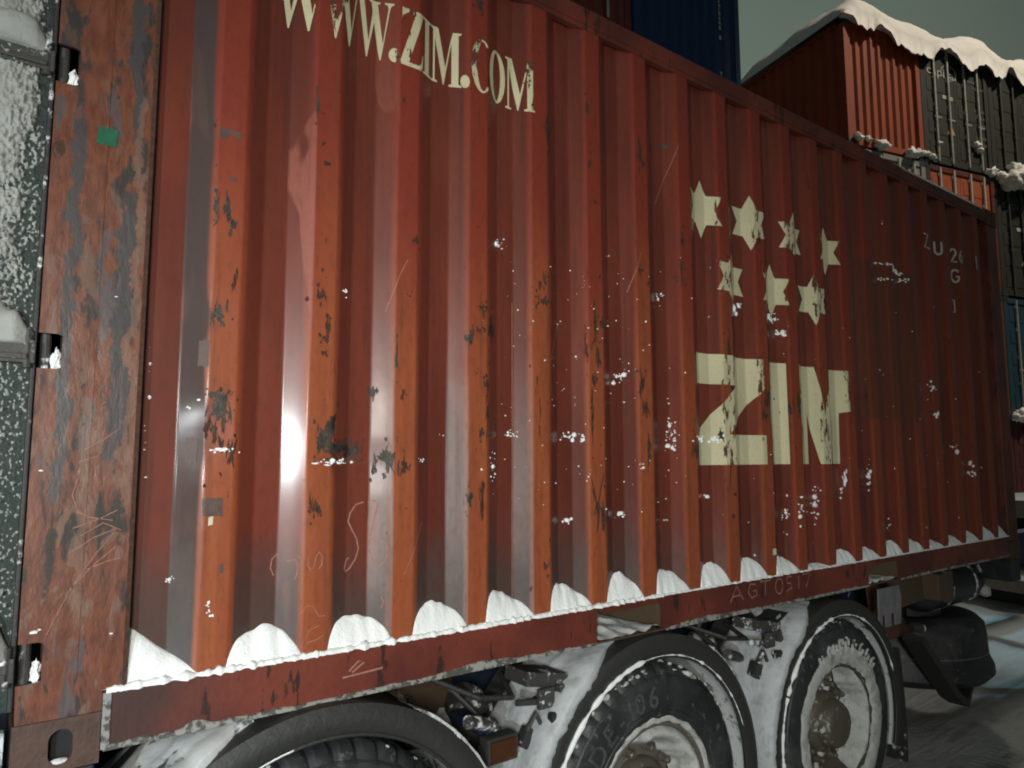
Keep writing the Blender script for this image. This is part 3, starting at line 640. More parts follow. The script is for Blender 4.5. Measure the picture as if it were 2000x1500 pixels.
    m = MB(); m.box(.2195, .2300, -.0016, -.0004, .168, 2.47); m.build('shadow_edge', 'rust', post)  # dark strip painting in the shadow line beside the post
    m = MB()
    def scr(x0, z0, x1, z1, w=.0016): m_ = ribbon([(x0, z0), ((x0+x1)/2+.004, (z0+z1)/2), (x1, z1)], w); return m_
    b = MB()
    for L in ([(.055,.315),(.10,.42),(.15,.50),(.185,.545)], [(.10,.42),(.15,.475),(.19,.51)], [(.09,.50),(.14,.535),(.19,.555)], [(.11,.54),(.16,.57),(.20,.55)], [(.095,.56),(.15,.58),(.19,.60)], [(.10,.60),(.13,.585),(.18,.575)], [(.13,.46),(.17,.475),(.20,.482)], [(.11,.75),(.15,.775),(.18,.80)], [(.10,.72),(.14,.735)], [(.14,.86),(.15,.87)], [(.105,.60),(.09,.64),(.10,.68)]):
        b = MB()
        for q in ribbon(L, .0022)[0]: b.b.faces.new([b.b.verts.new((x, -.0035, z)) for x, z in q])
        b.build('scratch', 'chalk', post)
    b = MB(); b.box(.097, .142, -.0040, -.0030, 1.533, 1.580, rot=Matrix.Rotation(radians(4), 3, 'Y')); tp = b.build('tape_patch', 'green', post)
    tp['label'] = 'small green square of tape'
    b = MB()
    for x, z, r in ((.03,.325,.009),(.041,.330,.005),(.024,.70,.006),(.16,1.14,.005),(.19,.30,.005)): b.blob((x, -.004, z), (r, .005, r*.5), 1, .3, 2, x*99)
    b.build('snow_flecks', 'snow', post, smooth=True)
    # hinge pins and snow seen inside the notches
    for z0, z1 in NZ:
        m = MB(); m.tube([(.018, .035, z0-.03), (.018, .035, z1+.03)], .012, 10); m.build('hinge_pin', 'frosthalf', post, smooth=True)
        m = MB(); m.blob((.040, .026, z0+.020), (.010, .010, .026), 3, .7, 1.9, z0*10); m.build('snow_plug', 'snow', post, smooth=True)
    # front-end post
    m = MB(); m.box(5.885, 6.054, .002, .15, .1185, 2.4725, .008); m.build('corner_post', 'rail', R_)
    for y0 in (2.29,):
        for x0 in (.004, 5.885):
            m = MB(); m.box(x0, x0+.169, y0, y0+.146, .1185, 2.4725); m.build('corner_post', 'rail', R_)
    # right-hand door, swung open along the side, crusted with snow
    m = MB(); m.box(-1.165, -.012, .012, .052, .150, 2.46)
    for z in (.35, .75, 1.35, 2.05): m.box(-1.1, -.07, .0065, .0118, z, z+.22, .004)
    door = m.build('door', 'door', R_)
    m = MB(); m.box(-.0115, -.002, .004, .040, .150, 2.46, .003); m.build('door_gasket', 'frostblack', door)
    m = MB()
    def crust(u, v):
        x = -.175+.162*u; z = .20+2.22*v
        full = min(1, max(.12, (z-.70)/.9)); edge = (-.026-x)/(.050+.10*(1-full)) + .55*mnoise.fractal(Vector((x*30, 3, z*16)), .8, 2, 3)
        gr = mnoise.fractal(Vector((x*120, 3, z*105)), .75, 2, 4)
        cv = edge*full*1.25 - .30 + .75*gr
        t = .016*max(-.9, min(1, cv)) + .007*gr*(cv > .2) + .008*max(0, mnoise.noise(Vector((x*18, 2, z*12))))*(cv > .2)
        return (x, .0117 - t - (.005 if cv > 0 else 0), z)
    m.grid(crust, 64, 560); m.build('snow_crust', 'doorsnow', door, smooth=True, angle=180)
    for z0, z1 in NZ:
        zc = (z0+z1)/2
        m = MB(); m.box(-.26, -.004, -.012, .006, zc-.034, zc+.020, .004); m.box(-.26, -.02, -.020, -.0125, zc-.026, zc-.012, .003); m.tube([(-.02, -.003, zc-.045), (-.02, -.003, zc+.045)], .011)
        h = m.build('hinge', 'frosthalf', door)
        m = MB()
        def ht(u, v, zc=zc):
            a = pi*v; x = -.30+.295*u; k = min(1, (1-u)*7)
            k *= (.8+.5*mnoise.noise(Vector((x*13, zc, v*3)))); return (x, .004-.040*k*sin(a)-.002, zc+.012+.125*k*(.5-.5*cos(a)) - .05*k*sin(a)*.4)
        m.grid(ht, 40, 12); m.build('snow_cap', 'doorsnow', door, smooth=True, angle=180)
    # the other door, closed across the end
    m = MB(); m.box(.03, .07, 1.23, 2.36, .15, 2.46); m.build('door', 'door', R_)
    m = MB(); m.box(.02, .10, .16, 2.28, .03, .13); m.box(.02, .10, .16, 2.28, 2.48, 2.57); m.build('door_frame', 'rail', R_)
    # lettering and emblem on the wall
    z0, H = 2.052, .206
    P = [fit(SW_W, .548, z0+.005, .150, H), fit(SW_W, .690, z0+.005, .142, H), fit(SW_W, .818, z0+.004, .124, H), ell(.943, z0+.026, .016, .025)]
    P += [fit(SW_Z, .960, z0, .095, H), fit(SW_I, 1.046, z0, .055, H), fit(SW_M, 1.096, z0, .118, H), ell(1.226, z0+.025, .015, .025)]
    P += [band(arc(1.295, z0+H/2, .048, H/2, 52, 315, 26), arc(1.299, z0+H/2, .026, H/2-.008, 56, 310, 26))]
    P += [band(arc(1.378, z0+H/2, .045, H/2, 0, 360, 32), arc(1.378, z0+H/2, .022, H/2-.010, 0, 360, 32)), fit(SW_M, 1.424, z0-.002, .118, H)]
    for q in P: conform([q], .0022).build('address_letter', 'letter', side, smooth=True, angle=180, fixn=False)
    P = [hexagram(2.563, 1.894, .113, .141), hexagram(2.920, 1.893, .113, .141), hexagram(3.288, 1.885, .113, .138), hexagram(3.641, 1.880, .106, .136),
         hexagram(2.757, 1.584, .118, .138), hexagram(3.110, 1.580, .115, .138), hexagram(3.470, 1.574, .110, .139)]
    for p in P: conform([p], .0022).build('star_emblem', 'letter', side, smooth=True, angle=180, fixn=False)
    BZ = [(0,1),(1,1),(1,.72),(.44,.275),(1,.275),(1,0),(0,0),(0,.27),(.56,.725),(0,.725)]
    BM = [(0,1),(.34,1),(.47,.50),(.60,1),(1,1),(1,.56),(.85,.54),(.84,0),(.71,0),(.71,.48),(.56,0),(.37,0),(.22,.52),(.22,0),(0,0)]
    P = [fit(BZ, 2.482, .695, .490, .512), [(3.040, .695), (3.186, .695), (3.186, 1.207), (3.040, 1.207)], fit(BM, 3.282, .694, .490, .514)]
    for q in P: conform([q], .0022).build('company_letter', 'letter', side, smooth=True, angle=180, fixn=False)
    w = .014; S = []
    S += [ribbon([(4.826, 2.200), (4.872, 2.200), (4.830, 2.110), (4.894, 2.108)], w)]
    S += [ribbon([(5.044, 2.192), (5.044, 2.13)] + arc(5.068, 2.130, .024, .026, 180, 360, 8) + [(5.092, 2.192)], w)]
    S += [ribbon(arc(5.325, 2.165, .020, .024, 170, -20, 8) + [(5.310, 2.098), (5.350, 2.098)], w)]
    S += [ribbon([(5.404, 2.186), (5.374, 2.155)] + arc(5.390, 2.124, .018, .024, 160, 480, 12), w)]
    S += [ribbon([(5.648, 2.187), (5.655, 2.090)], .018)]
    S += [ribbon(arc(5.330, 1.995, .030, .044, 40, 320, 14) + [(5.357, 1.990), (5.335, 1.990)], w)]
    S += [ribbon([(5.280, 1.82), (5.312, 1.82), (5.312, 1.735), (5.280, 1.735)], .008)]
    for q in S: conform([q], .0022).build('serial_letter', 'mark', side, smooth=True, angle=180, fixn=False)
    # chalked numbers
    S = [ribbon([(.875,.592),(.850,.585),(.832,.560),(.826,.535),(.838,.510),(.855,.480),(.861,.450),(.852,.420),(.832,.392),(.822,.385),(.815,.392),(.822,.420),(.830,.425)], .0042),
         ribbon([(.890,.590),(.910,.596),(.918,.580),(.908,.530),(.896,.480),(.897,.440),(.910,.405),(.925,.392),(.940,.410),(.948,.440),(.940,.465),(.920,.475),(.900,.478)], .0036),
         ribbon([(.612,.455),(.596,.440),(.592,.415),(.602,.393)], .0034), ribbon([(.635,.433),(.655,.437),(.662,.42),(.660,.395),(.655,.380)], .003), ribbon([(.66,.447),(.672,.437),(.672,.405)], .003),
         ribbon([(.690,.440),(.688,.42),(.698,.402),(.708,.415),(.712,.440)], .0034), ribbon([(.712,.440),(.722,.455),(.732,.440),(.731,.418),(.722,.405)], .0034),
         ribbon([(.672,.285),(.690,.305),(.708,.300),(.725,.27),(.745,.27)], .0024), ribbon([(.685,.21),(.70,.235),(.728,.245)], .0024), ribbon([(.69,.20),(.72,.205),(.742,.215)], .0024),
         ribbon([(.93,.30),(.938,.285),(.93,.265)], .003), ribbon([(1.50,.70),(1.505,.69)], .003),
         ribbon([(1.00,.36),(1.04,.44),(1.075,.52)], .0024), ribbon([(2.05,1.42),(2.09,1.52),(2.12,1.60)], .0026), ribbon([(2.25,1.85),(2.32,2.00),(2.38,2.15)], .0022), ribbon([(1.62,1.1),(1.68,1.25)], .002), ribbon([(.93,1.2),(.97,1.32),(1.0,1.38)], .0026)]
    for q in S: conform([q], .0012).build('chalk_stroke', 'chalk', side, smooth=True, angle=180, fixn=False)
    b = MB()
    for L in ([(2.640,.080),(2.690,.150),(2.735,.085)], [(2.66,.105),(2.72,.108)], [(2.835,.142),(2.79,.148),(2.775,.11),(2.80,.085),(2.84,.092),(2.838,.115),(2.81,.115)], [(2.87,.150),(2.95,.150)], [(2.91,.150),(2.905,.085)],
              arc(3.02,.115,.030,.036,0,360,14), [(3.13,.150),(3.085,.150),(3.085,.122),(3.12,.118),(3.125,.095),(3.08,.085)], [(3.175,.135),(3.19,.150),(3.185,.085)], [(3.22,.150),(3.29,.150),(3.25,.085)],
              [(.80,.085),(.86,.088),(.93,.092)], [(.82,.10),(.85,.125),(.87,.12),(.83,.095)]):
        b = MB()
        for q in ribbon(L, .0055)[0]: b.b.faces.new([b.b.verts.new((x, -.0013, z)) for x, z in q])
        b.build('chalk_stroke', 'chalk', rail)
    conform([[(.408,.548),(.420,.551),(.421,.573),(.409,.571)]], .0032).build('sticker', 'paper', side, fixn=False)
    conform([[(2.985,.262),(3.015,.262),(3.015,.292),(2.985,.292)]], .0032).build('sticker', 'paper', side, fixn=False)
    return R_
# ------------------------------------------------------------------ snow lying on the container's ledge
LEDGE = .1636
def build_mounds():
    rnd = random.Random(21)
    names = ['first', 'second', 'third', 'fourth', 'fifth', 'sixth', 'seventh', 'eighth', 'ninth', 'tenth', 'eleventh', 'twelfth', 'thirteenth', 'fourteenth', 'fifteenth', 'sixteenth', 'seventeenth', 'eighteenth', 'nineteenth', 'twentieth']
    names.append('last'); n = 21
    for k in range(n):
        if k == 0: xa, xb, H, pk = .2295, .405, .140, 0.
        else:
            xa = RE[k-1]-.004; xb = (RE[k] if k < 20 else 6.0)-RW+.004
            H = rnd.uniform(.084, .114); pk = 0; uc = rnd.uniform(.20, .58); e1 = rnd.uniform(1.5, 3.2); e2 = rnd.uniform(1.5, 2.4)
            if k == 10: H = .085
            if k == 11: H = .020
            if k == 12: H = .09
            if k >= 12: H *= .72
            if k in (16, 17): H *= .75
            if k >= 19: H = .085
            if k == n-1: xb = min(xb, 5.884)
        def fn(u, v):
            x = xa+(xb-xa)*u; back = wall_y(x, LEDGE+.05)+.006
            front = .003 + .006*mnoise.noise(Vector((x*30, k, 0)))
            y = back + (front-back)*v
            if k == 0: prof = (1-u)**.9*(1-.2*u)
            else:
                dd = (uc-u)/uc if u < uc else (u-uc)/(1-uc)
                prof = max(0, 1-dd**(e1 if u < uc else e2))**(.50 if u < uc else .80)*(1 + .15*mnoise.fractal(Vector((u*2.6, k*3.7, 1)), .7, 2, 3))
            g = (1 - v**1.9)
            h = H*prof*g*(1+.07*mnoise.fractal(Vector((x*9, y*9, k)), .9, 2, 3)) + .006*(1-v)
            if v > .97: h = 0
            return (x, y, LEDGE + max(0, h))
        m = MB(); m.grid(fn, 30, 18)
        V = m.b.verts
        lab = '%s snow mound along the bottom rail counting from the rusty corner post' % names[k]
        if k == 0: lab = 'big wedge of white snow piled against the rusty corner post on the bottom rail'
        if k == n-1: lab = 'snow mound at the far end of the bottom rail beside the front corner post'
        if k == 11: lab = 'low thin snow mound on the bottom rail between two taller ones'
        o = m.build('snow_mound', 'snow', None, ((xa+xb)/2, .02, LEDGE), smooth=True, angle=180)
        o.location.z += ZB
        tag(o, lab, 'snow mound', 'snow mounds on the bottom rail')
    # the ragged thin line of snow that joins them
    m = MB()
    def st(u, v):
        x = .186+5.69*u; a = pi*v
        k = .62+.55*mnoise.fractal(Vector((x*34, 4, 2)), .7, 2, 5)+.25*mnoise.noise(Vector((x*5, 2, 2)))
        if 3.30 < x < 3.34 or 2.73 < x < 2.77: k *= .3
        k *= 1.15 if x < 2.2 else .55
        w = .015*k
        return (x, .003 - w*1.0*cos(a)*(1 if v < .5 else .8) , LEDGE + .0165*k*sin(a)*(.8+.4*mnoise.noise(Vector((x*60, v*4, 0)))) - (.006*k if v < .15 else 0))
    m.grid(st, 900, 6)
    def wedge(u, v):
        x = .176+.06*u; return (x, .002 - .007*(v > .5) + .045*(1-v), LEDGE + .045*u*(1-v)**1.5 + .004)
    m.grid(wedge, 8, 6)
    o = m.build('snow_strip', 'snow', None, (3, .004, LEDGE), smooth=True, angle=180); o.location.z += ZB
    tag(o, 'thin ragged line of snow running the length of the bottom rail', 'snow')
    m = MB(); rnd = random.Random(4)
    for it in SPECKS.split():
        x, z, r = (int(v) for v in it.split(',')); x /= 1000; z /= 1000; r /= 10000
        if rnd.random() < .25: continue
        r *= rnd.uniform(.5, 1.8)
        m.blob((x, wall_y(x, z)-r*.25, z), (r, r*.8, r*rnd.uniform(.6, 1.1)), 1, .5, 1.5, x*31)
    for x, z, w, h in ((4.28,1.905,.10,.010),(4.42,1.90,.06,.014),(4.50,1.885,.07,.014),(2.79,1.438,.035,.03),(3.10,1.44,.03,.045),(3.16,1.36,.03,.02),(2.62,.81,.05,.03),(4.85,1.01,.035,.035),(5.35,.62,.05,.03),(3.72,.62,.02,.06),(.752,.712,.05,.008),(.44,.755,.035,.008)):
        for _ in range(9):
            r = rnd.uniform(.5, 1); px = x+rnd.gauss(0, w*.45); pz = z+rnd.gauss(0, h*.35)
            m.blob((px, wall_y(px, pz)-.003, pz), (w*.28*r, .008*r, h*.4*r), 1, .5, 1.8, px*50+r)
    o = m.build('snow_flecks', 'snow', None, (2.5, 0, 1.2), smooth=True, angle=180); o.location.z += ZB
    tag(o, 'frozen flecks and clumps of snow stuck to the red corrugated wall', 'snow flecks', kind='stuff')

# ------------------------------------------------------------------ the trailer
AX = [.735, 2.095, 3.452]; AZ = -.612; RT = .521
def build_wheel(T, ax, style):
    W = bpy.data.objects.new('wheel', None); COL.objects.link(W); W.parent = T; W.location = (ax, -.035, AZ)
    rnd = random.Random(int(ax*10))
    # tyre with shoulder lugs
    prof = [(.292, .035), (.300, .010), (.330, -.006), (.380, -.013), (.430, -.012), (.470, -.004), (.492, .010), (.508, .022), (.519, .040), (RT, .075), (RT-.002, .110), (RT-.010, .113), (RT-.010, .122), (RT-.002, .125), (RT, .185), (RT-.010, .188), (RT-.010, .197), (RT, .200), (RT, .270), (.508, .33), (.47, .36), (.40, .375), (.30, .36)]
    def rm(r, h, a, j):
        if 6 <= j <= 9:
            k = int(round(a/(2*pi)*168)) % 4
            if k in (0,): r -= .011; h += .006
        return r, h
    m = MB(); m.lathe(prof, (0, 0, 0), 'Y', 168, rmod=rm)
    m.lathe([(.474, -.0035), (.477, -.0075), (.481, -.0030)], (0, 0, 0), 'Y', 96); m.lathe([(.345, -.009), (.349, -.0140), (.353, -.010)], (0, 0, 0), 'Y', 96)
    m.build('tyre', 'tyre', W, smooth=True, angle=30); ty = W
    # raised lettering on the sidewall
    if style == 'mid':
        bb = MB(); bb.b.free(); bb.b = bmesh.new()
        word = 'DE-106'; angs = [141, 129, 119, 111, 103.5, 92.5]
        for ch, an in zip(word, angs):
            t = text_bm(ch, .118)
            bmesh.ops.solidify(t, geom=t.faces[:], thickness=.003)
            rot = Matrix.Rotation(radians(an-90), 4, 'Y').inverted() if False else None
            for v in t.verts:
                lx, lz = v.co.x*.95, v.co.y + .368; th = radians(an)
                ux, uz = cos(th), sin(th); tx, tz = sin(th), -cos(th)
                v.co = Vector((ux*lz + tx*lx, -.0155 - v.co.z, uz*lz + tz*lx))
            me = bpy.data.meshes.new('t'); t.to_mesh(me); t.free(); bb.b.from_mesh(me); bpy.data.meshes.remove(me)
        bb.build('raised_lettering', MP['letters_tyre'], ty)
        m = MB(); m.lathe([(.300, .006), (.306, -.006), (.318, -.008), (.324, -.004)], (0, 0, 0), 'Y', 120, rmod=lambda r, h, a, j: (r + .010*mnoise.noise(Vector((cos(a)*9, sin(a)*9, j*.6))), h)); m.build('snow_ring', 'dirtysnow', ty, smooth=True)
    # snow packed in the tread
    m = MB()
    for i in range(110 if style == 'near' else 230):
        a = rnd.uniform(0, 2*pi); h = rnd.choice((.028, .118, .040, .012, .060)) + rnd.gauss(0, .006); r = RT - .004 if h > .03 else .500
        s = abs(rnd.gauss(0, 1))*(.003 if style == 'near' else .005)+.003
        m.blob((r*cos(a), h, r*sin(a)), (s*rnd.uniform(1, 2.2), s*.9, s*.8), 1, .5, 1.6, i, Matrix.Rotation(-a+pi/2, 3, 'Y'))
    tag(m.build('tread_snow', 'dirtysnow', ty, smooth=True), kind='stuff')
    if style == 'far':
        m = MB()
        for i in range(9):
            a = radians(40 + i*9.6) + rnd.gauss(0, .02); r = .398 + rnd.gauss(0, .006)
            q = [((r+.030*cos(t))*cos(a+.042*sin(t)), -.0165, (r+.030*cos(t))*sin(a+.042*sin(t))) for t in [j*pi/5+.6*rnd.random() for j in range(9)]]
            m.tube(q, [.005+.003*rnd.random() for _ in q], 6)
            m.blob((.362*cos(a), -.014, .362*sin(a)), (.024, .007, .020), 2, .5, 1.5, i)
        m.lathe([(.300, -.002), (.315, -.014), (.350, -.018), (.378, -.0145), (.386, -.010)], (0, 0, 0), 'Y', 140, rmod=lambda r, h, a, j: (r + .020*mnoise.noise(Vector((cos(a)*7, sin(a)*7, j))), h))
        m.build('caked_snow', 'dirtysnow', ty, smooth=True)
    # rim
    rp = [(.296, .035), (.303, .004), (.300, -.001), (.290, .000), (.286, .010), (.282, .050), (.272, .095), (.262, .118), (.245, .128), (.215, .124), (.175, .118), (.152, .110), (.146, .108)]
    m = MB(); m.lathe(rp, (0, 0, 0), 'Y', 96)
    rimm = 'rimsnow' if style == 'far' else 'rim'
    m.build('rim', rimm, W, smooth=True, angle=40); rim = W
    for i in range(10):
        a = 2*pi*i/10+.2; c, s = cos(a), sin(a)
        pl = [(.217*c + x*s*1.0 + z*c, .217*s - x*c + z*s) for x, z in ell(0, 0, .023, .015, 14)]
        m = MB(); m.prism(pl, .1215, .1235); m.build('hand_hole', 'void', W)
    m = MB(); m.lathe([(.150, .112), (.148, .085), (.135, .070), (.118, .062), (.112, .020), (.100, .002), (.060, -.006), (.0, -.008)], (0, 0, 0), 'Y', 48)
    m.build('hub', 'alloy', W, smooth=True, angle=40)
    for i in range(10):
        a = 2*pi*i/10
        m = MB(); m.lathe([(.020, .112), (.020, .098), (.0155, .096), (.0145, .066), (.010, .060), (0, .059)], (.184*cos(a), 0, .184*sin(a)), 'Y', 8)
        m.build('wheel_nut', 'alloy', W, smooth=True, angle=30)
    # snow lying inside the rim
    m = MB()
    arcs = {'mid': [(-58, 128, .262, .062)], 'far': [(-62, 66, .262, .040)], 'near': [(-60, 110, .262, .05)]}[style]
    for a0, a1, r0, w in arcs:
        def fn(u, v, a0=a0, a1=a1, r0=r0, w=w):
            t = u; env = min(1, t*6)*min(1, (1-t)*6); a = radians(a0+(a1-a0)*u)
            wob = 1+.35*mnoise.fractal(Vector((cos(a)*3.2+r0, sin(a)*3.2, 2)), .9, 2, 3)
            r = .284 - .004*v - v*w*env*wob*1.25
            y = .014 + .105*v**1.4 - .050*env*sin(pi*v)
            return (r*cos(a), y, r*sin(a))
        m.grid(fn, 60, 12)
    if style == 'far':
        for i in range(26):
            a = i*.628/2.6 + rnd.gauss(0, .1); r = rnd.choice((.225, .20, .16, .235, .12)) ; y = .105 if r > .15 else .02
            s = rnd.uniform(.016, .032); m.blob((r*cos(a), y+.006, r*sin(a)), (s*1.2, s*.45, s*.7), 2, .6, 1.8, i, Matrix.Rotation(-a, 3, 'Y'))
    m.build('snow_filling', 'dirtysnow', rim, smooth=True, angle=180)
    return W

def build_fender(T, ax, style):
    R0, R1 = .553, .640; zc = AZ; A0, A1 = radians(-22), radians(202)
    if style == 'far': R0, R1 = .535, .615
    m = MB()
    # curved sheet
    def sh(r):
        return lambda u, v: (ax + r*cos(A0+(A1-A0)*u), -.048 + .47*v, zc + r*sin(A0+(A1-A0)*u))
    m.grid(sh(R1), 60, 4)
    # rolled outer face
    def lip(u, v):
        a = A0+(A1-A0)*u; r = R1 + (R0-R1)*v; y = -.048 - .014*sin(pi*min(1, v*1.0))
        return (ax + r*cos(a), y, zc + r*sin(a))
    m.grid(lip, 60, 6)
    F = m.build('mudguard', 'black', T, smooth=True, angle=50)
    # inner skin with frozen spray
    m = MB(); m.grid(sh(R1-.006), 60, 4); m.build('spray_skin', 'under', F, smooth=True, fixn=False)
    # bead with a broken line of snow
    m = MB()
    m.tube([(ax + (R0+.002)*cos(A0+(A1-A0)*i/60), -.052, zc + (R0+.002)*sin(A0+(A1-A0)*i/60)) for i in range(61)], .006, 8); m.build('edge_bead', 'black', F, smooth=True)
    m = MB()
    if style != 'near':
        N = 150; a0, a1 = radians(20), radians(188)
        pts = []; rs = []
        for i in range(N+1):
            a = a0+(a1-a0)*i/N; k = mnoise.fractal(Vector((cos(a)*14, sin(a)*14, ax)), .8, 2, 3)
            big = 1. if a > radians(98) else .34
            rr = max(.0012, .0075*big*(1+1.0*k) if big == 1 else .007*max(0.15, k+.15))
            pts.append((ax + (R0+.008)*cos(a), -.060, zc + (R0+.008)*sin(a))); rs.append(rr)
        m.tube(pts, rs, 7)
    else:
        pts = [(ax + (R0+.004)*cos(radians(a)), -.058, zc + (R0+.004)*sin(radians(a))) for a in range(100, 150, 3)]
        m.tube(pts, .0022, 6)
    m.build('snow_line', 'snow', F, smooth=True)
    # snow lying on the descending flanks
    if style == 'far': spans = [(101, 190, 1.), (20, 40, .25)]
    elif style == 'mid': spans = [(103, 192, 1.), (30, 60, .12)]
    else: spans = [(106, 192, .9), (20, 62, .12)]
    for d0, d1, cov in spans:
        m = MB()
        def fn(u, v, d0=d0, d1=d1, cov=cov):
            a = radians(d0+(d1-d0)*u); env = min(1, u*5)*min(1, (1-u)*8)
            yo = (-.062 if cov > .5 else -.046)*(1) + .012*mnoise.fractal(Vector((a*12, ax, 0)), 1, 2, 4) + (1-env)*.16
            if cov > .5: yo = -.064 + .10*max(0, (1-u*3.0))
            y1 = .32 if cov > .5 else -.02
            y = yo + (y1-yo)*v
            t = (.034 if cov > .5 else .014)*min(1, v*9)*min(1, (1-v)*9+.0)*(.35+.65*env)*(1+.35*mnoise.fractal(Vector((a*5, y*9, ax)), .9, 2, 3))
            r = R1 - .004 + t
            if cov > .5 and v < .16:
                q = v/.16; wf = min(1, max(0, (u-.06)*5)); y = yo*(1-wf) + (-.0665 - .006*sin(pi*q))*wf; r = R1 - wf* (.012+.016*mnoise.fractal(Vector((a*14, ax, 4)), .9, 2, 4)+.16*(1-min(1, u*2.6))**2*0)*(1-q)*env + t*q
            return (ax + r*cos(a), y, zc + r*sin(a))
        m.grid(fn, 90, 26); m.build('snow_cover', 'under' if style == 'near' else 'guardsnow', F, smooth=True, angle=180)
    # stay that carries the mudguard
    m = MB(); m.tube([(ax-.30, .02, zc+R1-.09), (ax-.30, .62, zc+R1-.09)], .018, 12); m.build('stay', 'navy', F, smooth=True)
    return F

def build_trailer():
    T = thing('container_trailer', 'dark three-axle skeletal trailer carrying the red container, with snow on its mudguards', 'trailer', (0, 0, ZB))
    m = MB()
    for y in (.72, 1.66):
        m.box(-.45, 10.2, y, y+.012+.0, -.33, -.020); m.box(-.45, 10.2, y-.06, y+.072, -.0195, -.004); m.box(-.45, 10.2, y-.06, y+.072, -.345, -.3305)
    m.build('main_beams', 'navy', T)
    m = MB()
    for x in (-.3, .09, 1.42, 2.78, 4.05, 5.0, 5.95, 7.4, 8.8): m.box(x, x+.08, .733, 1.659, -.20, -.06)
    m.build('cross_beams', 'navy', T)
    for x in (.02, 5.89):
        for ya, yb in ((0, .719), (1.74, 2.438)):
            m = MB(); m.box(x, x+.15, ya, yb, -.16, -.004, .006); m.build('container_bolster', 'dark', T)
    for i, ax in enumerate(AX):
        st = ('near', 'mid', 'far')[i]
        build_wheel(T, ax, st); build_fender(T, ax, st)
        m = MB(); m.tube([(ax, .05, AZ), (ax, 2.38, AZ)], .075, 16); m.build('axle', 'frostblack', T, smooth=True)
        # the wheel on the other side
        m = MB(); m.lathe([(.29, 2.40), (.31, 2.45), (.40, 2.47), (.48, 2.46), (.515, 2.43), (RT, 2.38), (RT, 2.18), (.50, 2.12), (.42, 2.09), (.30, 2.10)], (ax, 0, AZ), 'Y', 72)
        m.lathe([(.29, 2.40), (.28, 2.34), (.15, 2.32), (.11, 2.44), (0, 2.445)], (ax, 0, AZ), 'Y', 48); m.lathe([(.30, 2.10), (.25, 2.14), (.10, 2.14)], (ax, 0, AZ), 'Y', 32)
        m.build('wheel', 'tyre', T, smooth=True)
        # air bag and trailing arm inboard of the wheel
        m = MB(); m.lathe([(.0, -.36), (.10, -.36), (.125, -.33), (.13, -.29), (.115, -.265), (.13, -.24), (.13, -.19), (.11, -.16), (.12, -.12), (0, -.12)], (ax+.34, .62, AZ+.47), 'Z', 28); m.build('air_spring', 'tyre', T, smooth=True)
        m = MB(); m.box(ax-.60, ax+.40, .58, .68, AZ-.04, AZ+.06, .01, Matrix.Rotation(radians(6), 3, 'Y')); m.build('trailing_arm', 'frostblack', T)
    # hangers and fittings in the gaps between the wheels
    for ax in (AX[0], AX[1]):
        gx = ax+.655
        m = MB(); m.prism([(gx-.13, -.05), (gx+.15, -.05), (gx+.13, -.27), (gx+.075, -.43), (gx-.03, -.43), (gx-.10, -.27)], .56, .70)
        m.box(gx-.16, gx+.18, .52, .72, -.062, -.048)
        hb = m.build('spring_hanger', 'brown', T)
        for q, (dx, dz) in enumerate(((-.06, -.10), (.09, -.11), (.02, -.36), (-.07, -.22))):
            m = MB(); m.lathe([(.022, .555), (.022, .542), (.013, .540), (.012, .525), (0, .524)], (gx+dx, 0, dz), 'Y', 8)
            m.build('bolt', 'frosthalf', hb, smooth=True, angle=30)
        m = MB(); m.blob((gx-.04, .54, -.452), (.07, .06, .035), 3, .4, 1.6, 3); m.blob((gx+.08, .50, -.30), (.05, .035, .03), 2, .5, 2, 8); m.build('snow_clump', 'dirtysnow', hb, smooth=True)
        # brake chamber with clamp band and hoses
        bx = ax+.50 if ax == AX[0] else ax+.56
        m = MB(); rot = Matrix.Rotation(radians(-35), 3, 'Y')
        m.lathe([(0, -.15), (.045, -.15), (.05, -.13), (.078, -.11), (.085, -.03), (.092, -.02), (.092, .015), (.085, .03), (.080, .10), (.055, .13), (0, .135)], (0, 0, 0), 'Z', 28)
        for v in m.b.verts: v.co = rot @ v.co + Vector((bx+.30, .40, -.29))
        m.build('brake_chamber', 'frosthalf', T, smooth=True, angle=40)
        m = MB()
        m.tube([(bx+.10, .30, -.10), (bx+.18, .22, -.20), (bx+.26, .25, -.28), (bx+.31, .36, -.24)], .011, 8)
        m.tube([(bx+.05, .33, -.08), (bx+.16, .16, -.13), (bx+.30, .15, -.15), (bx+.37, .32, -.12)], .011, 8)
        m.build('air_hoses', 'black', T, smooth=True)
        # valve block with clips on the leading mudguard flank
        vx = ax+1.36-.50
        m = MB(); m.box(vx-.09, vx+.10, .02, .16, -.095, -.045, .008, Matrix.Rotation(radians(10), 3, 'Y')); m.box(vx-.05, vx+.02, -.0, .018, -.16, -.09, .005); m.box(vx+.05, vx+.075, -.01, .03, -.19, -.085, .004, Matrix.Rotation(radians(-20), 3, 'Y'))
        m.tube([(vx-.13, .03, -.125), (vx+.13, .03, -.165)], .012, 8); m.tube([(vx-.10, .012, -.22), (vx-.06, .012, -.17), (vx-.02, .02, -.23)], .009, 8)
        m.build('valve_block', 'frosthalf', T)
        m = MB(); m.tube([(vx-.02, -.02, -.185), (vx+.035, -.03, -.19)], .020, 12); m.tube([(vx+.0, .10, -.15), (vx+.06, .06, -.24), (vx+.02, .04, -.30)], .010, 8); m.box(vx-.10, vx-.03, .03, .07, -.30, -.23, .008, Matrix.Rotation(radians(30), 3, 'Y'))
        m.build('clamp', 'frostblack', T)
